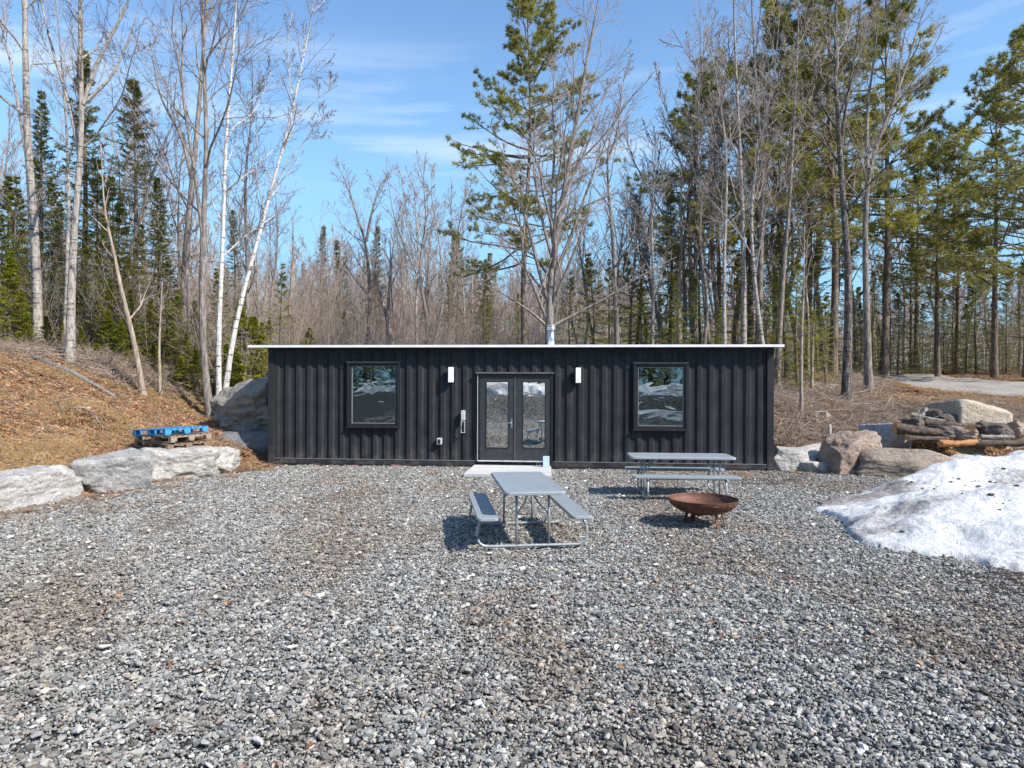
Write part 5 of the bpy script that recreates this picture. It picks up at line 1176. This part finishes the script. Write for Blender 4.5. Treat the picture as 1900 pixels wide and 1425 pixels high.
# --- generic bare trees
def proto_bare(seed, h, r, fork=2, l1=0.36, a1=34, n1=13, t0=0.3, n3=5, n4=2, twig=0.005):
    g = np.random.default_rng(seed); paths, rs = [], []
    main = [np.array([0, 0, 0.0])]; x = y = 0.0
    for k in range(1, 8): x += g.normal(0, 0.022 * h); y += g.normal(0, 0.022 * h); main.append(np.array([x, y, h * k / 7]))
    paths.append(main); rs.append(r)
    for f in range(fork):
        k = int(g.integers(2, 5)); p = main[k].copy(); a = g.uniform(0, 6.28); q = [p.copy()]; d = np.array([math.cos(a) * .45, math.sin(a) * .45, 0.9])
        for j in range(4): d = nrm(d + g.normal(0, 0.1, 3) + np.array([0, 0, 0.12])); p = p + d * h * (1 - k / 7) * 0.25; q.append(p.copy())
        paths.append(q); rs.append(r * (1 - k / 8) * 0.6)
    return bare_meshes(paths, rs, seed, n1=n1, t0=t0, a1=a1, l1=l1, n2=7, n3=n3, n4=n4, twig=twig)
PB = []
for k, (h, r, fk) in enumerate([(13, .13, 2), (12, .12, 3), (14, .15, 1), (10, .10, 2), (9, .08, 1), (12.5, .12, 2)]):
    tm, cm = proto_bare(200 + k, h, r, fk); tm.materials.append((B_GREY, B_PALE, B_GREY, B_GREY, B_PALE, B_BROWN)[k]); cm.materials.append(T_GREY); PB.append((tm, cm, h))

# --- conifers
def fir_meshes(seed, h, w, nb=24, low=0.03, L=0.10, Wd=0.030, nbl=10, dens=9, gap=0.9):
    g = np.random.default_rng(seed)
    P0, R0 = stem_arr([[(0, 0, -0.1), (g.normal(0, .02) * h, g.normal(0, .02) * h, h * .5), (0, 0, h)]], [0.011 * h + 0.02], 12, 0.006)
    n = int(h * nb); i = np.arange(n); t = low + (1 - low) * (i + g.uniform(0, 1, n)) / n; t = np.clip(t, 0, 0.985)
    m = g.uniform(0, 1, n) < gap; t = t[m]; n = len(t)
    az = np.arange(n) * GA + g.normal(0, .4, n); el = np.radians(-14 + 50 * t ** 1.5 + g.normal(0, 7, n)); Lb = w * (1 - t) ** 0.95 * g.uniform(0.45, 1.18, n) + 0.03
    f = t * 11; k = np.clip(f.astype(int), 0, 10); a = (f - k)[:, None]; pos = P0[0, k] * (1 - a) + P0[0, k + 1] * a
    d = np.stack([np.cos(az) * np.cos(el), np.sin(az) * np.cos(el), np.sin(el)], -1); K = 6; P1 = np.empty((n, K, 3)); P1[:, 0] = pos; p = pos.copy()
    for q in range(1, K):
        d = nrm(d + g.normal(0, .05, (n, 3)) + np.array([0, 0, -0.03 + 0.028 * q])); p = p + d * (Lb / (K - 1))[:, None]; P1[:, q] = p
    R1 = np.repeat((0.004 + 0.006 * Lb)[:, None], K, 1) * np.linspace(1, .3, K)[None]
    P2, R2 = kids(P1, R1, nbl, 0.15, 0.98, 52, lambda t: 0.38 * (1.15 - t), 3, 0.06, -0.02, .5, 0.003, g, flat=0.8, lmin=0.07)
    tr = [tubes(P0, R0, 7), tubes(P1, R1, 3)]
    cr = [quad_blades(P2, dens, L, Wd, g, 0.7), quad_blades(P1, dens * 2, L, Wd, g, 0.7)]
    return mesh_np('trunk', *join(tr), True), mesh_np('crown', *join(cr))
def pine_meshes(seed, h, w, t0=0.35, nl=56, tuft=7, L=0.17, Wd=0.026, r=None, lean=0.0):
    g = np.random.default_rng(seed)
    P0, R0 = stem_arr([[(0, 0, -0.1), (g.normal(0, .01) * h, 0, h * .33), (lean * h * .5, g.normal(0, .012) * h, h * .66), (lean * h, 0, h)]], [r or 0.0105 * h], 14, 0.012)
    n = nl; t = t0 + (0.99 - t0) * (np.arange(n) + g.uniform(0, 1, n)) / n; az = np.arange(n) * GA + g.normal(0, .5, n)
    el = np.radians(0 + 55 * ((t - t0) / (1 - t0)) ** 2 + g.normal(0, 9, n)); Lb = w * np.clip(1.15 - ((t - t0) / (1 - t0)), .1, 1) ** 0.7 * g.uniform(0.45, 1.25, n)
    f = t * 13; k = np.clip(f.astype(int), 0, 12); a = (f - k)[:, None]; pos = P0[0, k] * (1 - a) + P0[0, k + 1] * a
    d = np.stack([np.cos(az) * np.cos(el), np.sin(az) * np.cos(el), np.sin(el)], -1); K = 8; P1 = np.empty((n, K, 3)); P1[:, 0] = pos; p = pos.copy()
    for q in range(1, K):
        d = nrm(d + g.normal(0, .09, (n, 3)) + np.array([0, 0, 0.035])); p = p + d * (Lb / (K - 1))[:, None]; P1[:, q] = p
    R1 = np.repeat((0.008 + 0.010 * Lb)[:, None], K, 1) * np.linspace(1, .25, K)[None]
    P2, R2 = kids(P1, R1, 10, 0.30, 1.0, 48, lambda t: 0.36 * (1.2 - t), 5, 0.12, 0.07, .55, 0.006, g, flat=0.55, lmin=0.2, keep=.9)
    P3, R3 = kids(P2, R2, 6, 0.2, 1.0, 45, lambda t: 0.45 * (1.2 - t), 3, 0.12, 0.10, .6, 0.004, g, flat=0.3, lmin=0.12)
    dead, Rd = kids(P0, R0, 12, 0.12, t0 + .05, 80, lambda t: 0.10 + 0 * t, 5, 0.12, -0.01, .2, 0.005, g)
    tr = [tubes(P0, R0, 9), tubes(P1, R1, 4), tubes(dead, Rd, 3)]
    cr = [tubes(P2, R2, 3), blades(P3, tuft * 2, L, Wd, g, 0.9, 0.3), blades(P2, tuft * 2, L, Wd, g, 0.9, 0.5)]
    return mesh_np('trunk', *join(tr), True), mesh_np('crown', *join(cr))
FIRS = []; SPR = []; PINES = []
for k, (h, w) in enumerate([(5.0, 1.65), (3.6, 1.35), (7.0, 2.0), (2.2, 1.0)]):
    tm, cm = fir_meshes(400 + k, h, w, nb=27, L=0.13, Wd=0.04, dens=9); tm.materials.append(B_BROWN); cm.materials.append(N_FIR); FIRS.append((tm, cm, h))
HEM = []
for k, (h, w) in enumerate([(9, 2.7), (7, 2.3), (11, 2.6)]):
    tm, cm = fir_meshes(480 + k, h, w, nb=16, L=0.12, Wd=0.038, nbl=13, dens=9, gap=0.70, low=0.03); tm.materials.append(B_BROWN); cm.materials.append(N_PINE if k == 1 else N_FIR); HEM.append((tm, cm, h))
for k, (h, w) in enumerate([(12, 2.5), (9.5, 2.0), (8, 2.5), (9, 3.0)]):
    tm, cm = fir_meshes(420 + k, h, w, nb=21, L=0.12, Wd=0.034, nbl=10, dens=9, gap=0.80, low=(0.06, 0.1, 0.04, 0.02)[k]); tm.materials.append(B_BROWN); cm.materials.append(N_SPRUCE); SPR.append((tm, cm, h))
for k, (h, w, t0) in enumerate([(15.5, 4.0, 0.30), (15, 3.3, 0.42), (13, 3.0, 0.36)]):
    tm, cm = pine_meshes(440 + k, h, w, t0, lean=(-0.01, .02, 0)[k]); tm.materials.append(B_BROWN); cm.materials.append(N_PINE); PINES.append((tm, cm, h))
def put(proto, name, px, d, topy=None, label='', cat='tree', group=None, rz=None, h=None):
    tm, cm, ph = proto; x = px_x(px, d); z = Hs(x, d) - 0.08
    if topy is not None: h = (EYE + (CY - topy) / F * d) - z
    s = (h or ph) / ph
    return place_tree(name, (x, d, z), tm, cm, None, None, label, cat, group, rnd(0, 6.28) if rz is None else rz, s)

# left conifers (px, depth, top y)
put(SPR[0], 'spruce_tree', 75, 26, 170, 'dark narrow spruce second from the left edge behind the thick poplar')
put(SPR[1], 'spruce_tree', 152, 25, 95, 'tall slim spruce directly behind the wide forking birch')
put(SPR[3], 'spruce_tree', 245, 24, 150, 'full tall spruce behind the crooked dead birch', rz=1.0)
put(SPR[2], 'spruce_tree', 205, 27, 330, 'dark spruce filling between the two tall left spruces')
put(SPR[1], 'spruce_tree', 290, 25, 330, 'dark spruce right behind the short dead sapling stub')
put(SPR[2], 'spruce_tree', 15, 24, 330, 'dark spruce cut by the left picture edge')
put(SPR[2], 'spruce_tree', 110, 29, 380, 'dim spruce deep in the wood behind the slim pale sapling')
put(SPR[0], 'spruce_tree', 430, 29, 390, 'dark spruce behind the two white birch stems')
fl = [(20, 19.5, 470, 0, 'bright green fir at the left edge in front of the thick poplar'), (-30, 18.5, 420, 2, 'bright green fir partly outside the left picture edge'),
      (100, 22, 480, 2, 'green fir between the thick poplar and the forking birch'), (165, 21.5, 440, 2, 'green fir just right of the forking birch trunk'),
      (205, 20.5, 520, 0, 'green fir left of the crooked dead birch'), (180, 19.6, 640, 3, 'knee-high green fir at the foot of the forking birch'),
      (235, 22, 470, 2, 'green fir crown seen behind the crooked dead birch'), (280, 21, 560, 0, 'green fir between crooked birch and short dead stub'),
      (322, 21, 600, 0, 'green fir right of the short dead stub'), (335, 19.8, 665, 3, 'small bright fir on the bank edge right of the dead stub'),
      (360, 22.5, 560, 0, 'green fir left of the slender grey tree'), (365, 19.8, 650, 1, 'low bright fir at the foot of the slender grey tree'),
      (445, 21, 560, 0, 'green fir right behind the white birch pair'), (470, 20.8, 590, 1, 'bright fir touching the left end of the cabin roof'),
      (435, 19.8, 650, 3, 'small fir between the white birches and the pointed boulder'), (60, 21, 560, 0, 'green fir at the foot of the thick poplar'),
      (255, 19.4, 660, 3, 'small fir at the foot of the crooked dead birch'), (215, 19.0, 690, 3, 'tiny fir on the bank edge below the crooked birch'),
      (310, 24, 480, 2, 'tall fir in the gap left of the tall grey forked tree'), (400, 24, 500, 2, 'tall fir showing between slender grey tree and white birch'),
      (140, 24, 400, 2, 'tall green fir behind the forking birch'), (40, 24, 420, 2, 'tall green fir behind the leftmost poplar')]
fl += [(0, 21.5, 400, 2, 'tall bright fir behind the leftmost bright fir'), (85, 19.6, 590, 1, 'low bright fir between the thick poplar and the forking birch'),
      (115, 20.2, 600, 0, 'middling fir just left of the forking birch trunk'), (190, 22.5, 400, 2, 'tall yellowish fir between forking birch and crooked dead birch'),
      (225, 19.9, 600, 1, 'low fir left of the foot of the crooked birch'), (262, 23, 420, 2, 'tall yellowish fir behind the crooked dead birch'),
      (285, 20.0, 640, 1, 'low fir between the crooked birch and the dead stub'), (312, 22, 520, 2, 'tall fir right behind the short dead stub'),
      (345, 20.6, 620, 0, 'middling fir under the tall grey forked tree'), (375, 21.5, 600, 0, 'middling fir right behind the slender grey tree'),
      (420, 20.6, 640, 1, 'low fir behind the feet of the white birches'), (455, 22.5, 560, 2, 'tall fir right of the white birches'),
      (40, 20.2, 540, 0, 'bright fir between the left edge and the thick poplar'), (485, 23, 600, 0, 'middling fir above the left roof corner')]
fl += [(50, 19.3, 585, 1, 'low bright fir at the very foot of the thick poplar'), (150, 19.8, 610, 1, 'low bright fir just right of the forking birch foot'), (240, 20.6, 540, 0, 'bright fir directly behind the bend of the crooked birch'), (330, 21.6, 540, 0, 'bright fir between dead stub and slender grey tree'), (200, 20.0, 580, 1, 'low bright fir midway between forking birch and crooked birch'),
       (30, 23, 330, 2, 'tall hemlock near the left edge behind the thick poplar'), (95, 25, 330, 2, 'tall hemlock left of the forking birch'), (135, 23, 500, 2, 'middling hemlock directly behind the forking birch'),
       (180, 25, 300, 2, 'tall hemlock right of the forking birch'), (222, 24, 360, 2, 'tall hemlock left behind the crooked dead birch'), (300, 24, 400, 2, 'tall hemlock above the short dead stub'), (65, 26, 300, 2, 'tall hemlock deep behind the thick poplar')]
for px, d, ty, k, lab in fl: put(HEM[int(px) % 3] if k == 2 else FIRS[k], 'hemlock_tree' if 'hemlock' in lab else 'fir_tree', px, d, ty, lab, group='young firs along the top of the left bank')
put(HEM[0], 'fir_tree', 525, 25, 490, 'pointed green fir above the left end of the cabin', group='firs behind the cabin')
put(HEM[1], 'fir_tree', 500, 24, 590, 'low green fir beside the pointed fir above the left cabin end', group='firs behind the cabin')
put(HEM[1], 'fir_tree', 640, 30, 575, 'small green fir above the left window of the cabin', group='firs behind the cabin')
put(FIRS[1], 'fir_tree', 575, 26, 610, 'low green fir just above the roof left of the left window', group='firs behind the cabin')
# middle and right evergreens
pm = pine_meshes(470, 17.6, 4.3, 0.34, nl=86, r=0.17, tuft=9); pm[0].materials.append(B_BROWN); pm[1].materials.append(N_PINE)
place_tree('pine_tree', (px_x(975, 26), 26, Hs(px_x(975, 26), 26) - .1), pm[0], pm[1], None, None, 'tall white pine with ragged side limbs left of the broad bare maple', 'tree', None, 2.2, ((EYE + 715 / F * 26) - Hs(px_x(975, 26), 26)) / 17.6)
for i, (kind, px, d, ty, lab) in enumerate([
    ('p', 1285, 31, 150, 'pine with dark crown at the left of the dense right stand'),
    ('p', 1330, 36, 130, 'slimmer pine behind the leftmost pine of the right stand'),
    ('p', 1445, 29, 20, 'tall pine in the middle of the dense right stand'),
    ('p', 1500, 33, 60, 'pine seen between the tall middle pine and the blotched maple'),
    ('p', 1545, 28, -60, 'big pine with thick pale trunk left of the blotched maple'),
    ('p', 1640, 30, -20, 'tall pine behind the fan-shaped bare maple'),
    ('p', 1700, 36, 230, 'shorter pine over the road right of the fan-shaped maple'),
    ('p', 1845, 31, 130, 'dark-trunked pine nearest the right picture edge'),
    ('p', 1905, 29, 60, 'tall pine cut by the right picture edge'),
    ('p', 1775, 38, 240, 'pine across the road left of the dark-trunked pine'),
    ('p', 1740, 33, 260, 'bright-needled pine overhanging the road bend'),
    ('p', 1960, 27, 0, 'pine just outside the right picture edge'),
    ('s', 1400, 32, 330, 'dark spruce behind the trees above the right window'),
    ('s', 1240, 34, 330, 'dark spruce left of the dense right stand'),
    ('s', 1178, 36, 360, 'thin dark spruce behind the hooked-top tree'),
    ('s', 1300, 38, 400, 'low dark spruce in the gap above the right window'),
    ('s', 1460, 26, 420, 'dark spruce behind the right cabin corner'),
    ('s', 1520, 29, 430, 'dark spruce beside the thick pale pine trunk'),
    ('s', 1650, 38, 470, 'dark spruce on the far side of the road near the bend'),
    ('s', 1690, 36, 430, 'full dark spruce beyond the road, left of the middle'),
    ('s', 1735, 37, 480, 'dark spruce beyond the road in the middle of its row'),
    ('s', 1770, 39, 520, 'shorter dark spruce between two full ones beyond the road'),
    ('s', 1812, 36, 500, 'dark spruce beyond the road left of the dark-trunked pine'),
    ('s', 1868, 35, 520, 'dark spruce beyond the road right of the dark-trunked pine'),
    ('s', 1910, 33, 480, 'dark spruce beyond the road at the right picture edge'),
    ('s', 1620, 42, 500, 'dim spruce far back where the road disappears'),
    ('s', 1595, 33, 560, 'dark bushy spruce left of the road bend'),
    ('s', 1665, 34, 540, 'dark bushy spruce right behind the fan-shaped maple trunk'),
    ('s', 1712, 35, 560, 'dark squat spruce by the far road verge'),
    ('s', 1752, 36, 550, 'second dark squat spruce by the far road verge'),
    ('s', 1792, 35, 560, 'third dark squat spruce by the far road verge'),
    ('s', 1845, 34, 580, 'fourth dark squat spruce, in front of the dark-trunked pine'),
    ('s', 1890, 36, 560, 'dark squat spruce by the verge near the right picture edge'),
    ('f', 1060, 30, 500, 'pale hemlock deep behind the left limbs of the broad maple'),
    ('f', 1160, 31, 470, 'pale hemlock behind the hooked-top tree'),
    ('f', 1225, 30, 540, 'low wide hemlock above the roof at the dark snag'),
    ('f', 1290, 28, 500, 'wide hemlock above the roof left of the right window top'),
    ('f', 1370, 29, 470, 'wide hemlock behind the tall thin pale tree'),
    ('f', 1440, 27, 500, 'wide hemlock behind the right cabin corner'),
    ('f', 1505, 26, 560, 'low wide hemlock right of the roof end'),
    ('f', 1565, 31, 480, 'yellowish hemlock behind the blotched maple trunk'),
    ('f', 960, 33, 540, 'low hemlock under the white pine'),
    ('s', 1630, 36, 600, 'low dark bushy spruce between the maples and the road'),
    ('s', 1700, 38, 590, 'low dark bushy spruce across the road bend'),
    ('s', 1775, 37, 600, 'low dark bushy spruce across the road, right of the bend'),
    ('s', 1860, 37, 600, 'low dark bushy spruce across the road near the right edge'),
    ('s', 1840, 41, 560, 'low dim spruce behind the row beyond the road'),
    ('f', 1480, 23, 470, 'yellow-green hemlock right above the right end of the roof'),
    ('f', 1190, 27, 520, 'yellow-green hemlock above the roof right of the broad maple'),
    ('f', 1090, 26, 470, 'yellow-green hemlock showing through the limbs of the broad maple'),
    ('f', 1250, 26, 510, 'green hemlock above the roof left of the right window'),
    ('f', 1130, 29, 480, 'tall hemlock behind the right limbs of the broad maple'),
    ('f', 1535, 25, 540, 'green hemlock left of the thick pale pine trunk'),
    ('f', 1610, 30, 560, 'green hemlock between the two big maples right of the cabin'),
    ('f', 905, 30, 560, 'green hemlock above the doors left of the broad maple'),
    ('f', 1425, 24, 560, 'green hemlock just above the roof at the right window'),
    ('f', 1640, 33, 590, 'low green hemlock at the left side of the road'),
    ('f', 1335, 25, 570, 'low green hemlock above the roof over the right window'),
    ('s', 700, 44, 420, 'distant dark evergreen with bushy top left of the stovepipe'),
    ('s', 845, 44, 430, 'distant narrow evergreen left of the white pine'),
    ('s', 900, 36, 480, 'dim evergreen beneath the white pine'),
    ('s', 600, 60, 420, 'far evergreen on the skyline above the left window')]):
    p = {'p': PINES, 's': SPR, 'f': HEM}[kind]; pr = SPR[3] if kind == 's' and px > 1590 else p[i % 3]
    if kind == 'p' and px > 1800: pr = PINES[0]
    put(pr, {'p': 'pine_tree', 's': 'spruce_tree', 'f': 'hemlock_tree'}[kind], px, d, ty, lab)

# background bare trees: counted, placed singly
zones = [(430, 620, 'bare tree above the left cabin end'), (620, 760, 'bare tree above the left window'), (760, 900, 'bare tree above the left wall lamp'),
         (1060, 1240, 'bare tree between stovepipe and right window'), (1240, 1460, 'bare tree crowding above the right window'), (1460, 1660, 'bare tree right of the cabin'), (1660, 1900, 'bare tree beyond the road'), (0, 330, 'bare tree behind the left firs')]
spec = {0: [(470, 36, 380), (505, 33, 330), (560, 40, 440), (590, 45, 470), (445, 44, 300), (520, 50, 460), (610, 38, 430)],
        1: [(655, 42, 460), (690, 38, 400), (640, 50, 480), (735, 40, 430), (750, 48, 400), (670, 55, 500)],
        2: [(780, 36, 290), (762, 38, 320), (800, 37, 300), (820, 40, 340), (790, 45, 380), (855, 38, 420), (880, 42, 470), (835, 50, 450)],
        3: [(1080, 34, 380), (1110, 38, 350), (1150, 36, 330), (1225, 33, 260), (1190, 40, 380), (1070, 44, 460), (1240, 40, 360), (1135, 46, 430)],
        4: [(1270, 32, 200), (1300, 34, 60), (1330, 31, 90), (1365, 36, 60), (1390, 33, 20), (1420, 36, 120), (1450, 34, 40), (1250, 45, 330), (1345, 40, 200), (1310, 27, 320), (1435, 30, 200)],
        5: [(1480, 30, 150), (1520, 34, 100), (1500, 27, 300), (1590, 36, 200), (1630, 40, 300), (1555, 38, 160), (1475, 40, 200), (1600, 45, 350)],
        6: [(1680, 45, 330), (1730, 48, 380), (1790, 46, 350), (1850, 50, 380), (1890, 44, 320), (1760, 55, 420), (1700, 60, 440)],
        7: [(25, 27, 200), (90, 30, 240), (180, 32, 260), (230, 30, 180), (290, 31, 220), (320, 28, 250), (0, 34, 260), (140, 36, 320), (270, 38, 350), (345, 36, 260), (55, 25, 340)]}
q = 0
ORD = ['leftmost', 'second from the left', 'third from the left', 'fourth from the left', 'fifth from the left', 'sixth from the left', 'seventh from the left', 'eighth from the left', 'ninth from the left', 'tenth from the left', 'rightmost']
for z, L_ in spec.items():
    for k, (px, d, ty) in enumerate(sorted(L_)):
        pr = PB[q % 6]; q += 1
        w_ = 'rightmost' if k == len(L_) - 1 else ORD[k]; gname = zones[z][2].replace('bare tree', 'bare trees')
        put(pr, 'bare_tree', px, d, ty, w_ + ' of the slim leafless ' + gname, group=gname)
# trees on the far side of the yard, mirrored in the glass
g_ = np.random.default_rng(77)
for k in range(46):
    x = -34 + 68 * (k + g_.uniform(0, .8)) / 46; y = -27 - g_.uniform(0, 14)
    pr = (SPR[k % 3], PB[k % 6], SPR[0])[k % 3]
    place_tree('bare_tree' if k % 3 == 1 else 'spruce_tree', (x, y, Hs(x, y) - .1), pr[0], pr[1], None, None, 'tree of the wood beyond the yard, mirrored dark in the cabin glass', 'tree', 'trees behind the camera', g_.uniform(0, 6), g_.uniform(.9, 1.25) * (1 if pr is SPR[0] else 1.15))

for k in range(34):
    x = -26 + 52 * (k + g_.uniform(0, .8)) / 34; y = -21.5 - g_.uniform(0, 4.5); pr = FIRS[(0, 2, 1)[k % 3]]
    place_tree('fir_tree', (x, y, Hs(x, y) - .1), pr[0], pr[1], None, None, 'fir of the thicket beyond the snow bank, mirrored dark in the cabin glass', 'tree', 'firs behind the camera', g_.uniform(0, 6), g_.uniform(.9, 1.3) * (1.4 if pr is FIRS[1] else 1))

# saplings and brush right behind cabin, small firs: one mass
def shrub_mesh(seed, h=1.6, n=9):
    g = np.random.default_rng(seed); paths = []; rs = []
    for k in range(n):
        a = g.uniform(0, 6.28); b = np.array([g.normal(0, .15), g.normal(0, .15), -.05]); d = nrm(np.array([math.cos(a) * g.uniform(.1, .7), math.sin(a) * g.uniform(.1, .7), 1.0])); L = h * g.uniform(.5, 1.1)
        p = [b]
        for j in range(4): d = nrm(d + g.normal(0, .12, 3)); p.append(p[-1] + d * L / 4)
        paths.append(p); rs.append(0.012)
    P0, R0 = stem_arr(paths, rs, 6, 0.003, False)
    P1, R1 = kids(P0, R0, 7, 0.2, 1, 40, lambda t: 0.45 * (1.2 - t), 4, .15, .03, .6, .0035, g); P2, R2 = kids(P1, R1, 4, 0.2, 1, 40, lambda t: 0.5 * (1.2 - t), 3, .15, .03, .7, .003, g)
    me = mesh_np('shrub', *join([tubes(P0, R0, 3), tubes(P1, R1, 3), tubes(P2, R2, 3)]), True); me.materials.append(T_GREY); return me
def slash_mesh(seed):
    g = np.random.default_rng(seed); n = 34
    o = np.stack([g.normal(0, .35, n), g.normal(0, .35, n), g.uniform(0, .22, n)], -1); a = g.uniform(0, 6.28, n); d = np.stack([np.cos(a), np.sin(a), g.normal(0.05, .18, n)], -1); L = g.uniform(.3, 1.3, n)
    P = np.stack([o - d * L[:, None] * .5, o + g.normal(0, .04, (n, 3)), o + d * L[:, None] * .5], 1); R_ = g.uniform(.004, .016, n)[:, None] * np.array([[1, .8, .4]])
    P1, R1 = kids(P, R_, 5, .2, 1, 45, lambda t: .35 + 0 * t, 3, .1, 0.0, .5, .003, g)
    me = mesh_np('slash', *join([tubes(P, R_, 4), tubes(P1, R1, 3)]), True); me.materials.append(T_SL); return me
T_SL = mat_twig('cut_dead_branches', (0.24, 0.18, 0.135), (0.38, 0.30, 0.24))
def brush():
    sh = [shrub_mesh(600 + k, (1.4, 2.2, 3.0)[k % 3]) for k in range(4)] + [shrub_mesh(610 + k, 6.0, 2) for k in range(3)]
    for m_ in sh[4:]: m_.materials[0] = T_SL
    x = RNG.uniform(-40, 45, 9000); y = RNG.uniform(20.5, 75, 9000); k = (np.abs(x) < 0.85 * y + 3) & (road_dist(x, y) > 3.2) & (bank_s(x, y) > 3) & ~((x > 6) & (y < 24.5) & (x < 25)) & (RNG.uniform(0, 1, 9000) < np.clip(1.5 - y / 60, .3, 1))
    x, y = x[k][:1500], y[k][:1500]; n = len(x); rot = np.zeros((n, 3)); rot[:, 2] = RNG.uniform(0, 6.28, n)
    tag(scatter('underbrush', np.stack([x, y, H(x, y)], -1), rot, RNG.uniform(.6, 1.35, n), sh), 'bare twiggy underbrush and saplings filling the floor of the wood', 'underbrush')
    sl = [slash_mesh(640 + k) for k in range(5)]; P = []
    for k in range(360):
        u = rnd()
        if u < 0.35: px, d = rnd(1440, 1900), rnd(17.3, 20.8)
        elif u < 0.6: px, d = rnd(1440, 1640), rnd(18, 30)
        elif u < 0.74: px, d = rnd(0, 260), rnd(18.2, 20.0)
        elif u < 0.86: px, d = rnd(150, 420), rnd(18.8, 21.0)
        else: continue
        X = px_x(px, d)
        if X < 0 and bank_s(X, d) < 4.6: continue
        if float(road_dist(np.array([X]), np.array([d]))[0]) < 3.6: continue
        P.append((X, d, Hs(X, d)))
    P = np.array(P); rots = slope_rots(P[:, 0], P[:, 1], RNG.uniform(0, 6.28, len(P)))
    tag(scatter('brushwood', P, rots, RNG.uniform(.5, 1.1, len(P)), sl), 'tangled cut branches lying along the bank edge and right of the cabin', 'brushwood')
brush()

# far hillside wood: one mass
def far_wood():
    fp = []
    for k in range(4):
        tm, cm = proto_bare(700 + k, 12, .13, 2, n3=4, n4=0, n1=10, twig=0.012)
        V = [np.empty(len(m.vertices) * 3) for m in (tm, cm)]
        for m, v in zip((tm, cm), V): m.vertices.foreach_get('co', v)
        def fc(m): a = np.empty(len(m.loops), int); m.loops.foreach_get('vertex_index', a); return a.reshape(-1, 4)
        me = mesh_np('far_tree', *join([(V[0].reshape(-1, 3), [fc(tm)]), (V[1].reshape(-1, 3), [fc(cm)])]), True); me.materials.append(T_GREY); fp.append(me)
    tm, cm = fir_meshes(720, 12, 1.9, nb=10, L=.3, Wd=.09, nbl=7, dens=6); cm.materials.append(N_SPRUCE); fp.append(cm)
    x = RNG.uniform(-150, 190, 16000); y = RNG.uniform(42, 230, 16000); k = (np.abs(x) < .85 * y + 8) & (road_dist(x, y) > 4) & ((y > 50) | (x > 8) | (x < -18)); x, y = x[k][:2700], y[k][:2700]; n = len(x)
    rot = np.zeros((n, 3)); rot[:, 2] = RNG.uniform(0, 6.28, n); idx = np.where(RNG.uniform(0, 1, n) < .17, 4, RNG.integers(0, 4, n))
    # join order reverses the list
    tag(scatter('far_wood', np.stack([x, y, H(x, y) - .1], -1), rot, RNG.uniform(.5, .85, n), fp[::-1] if False else fp, idx), 'distant grey-brown leafless wood with scattered evergreens on the hillside', 'wood')
far_wood()
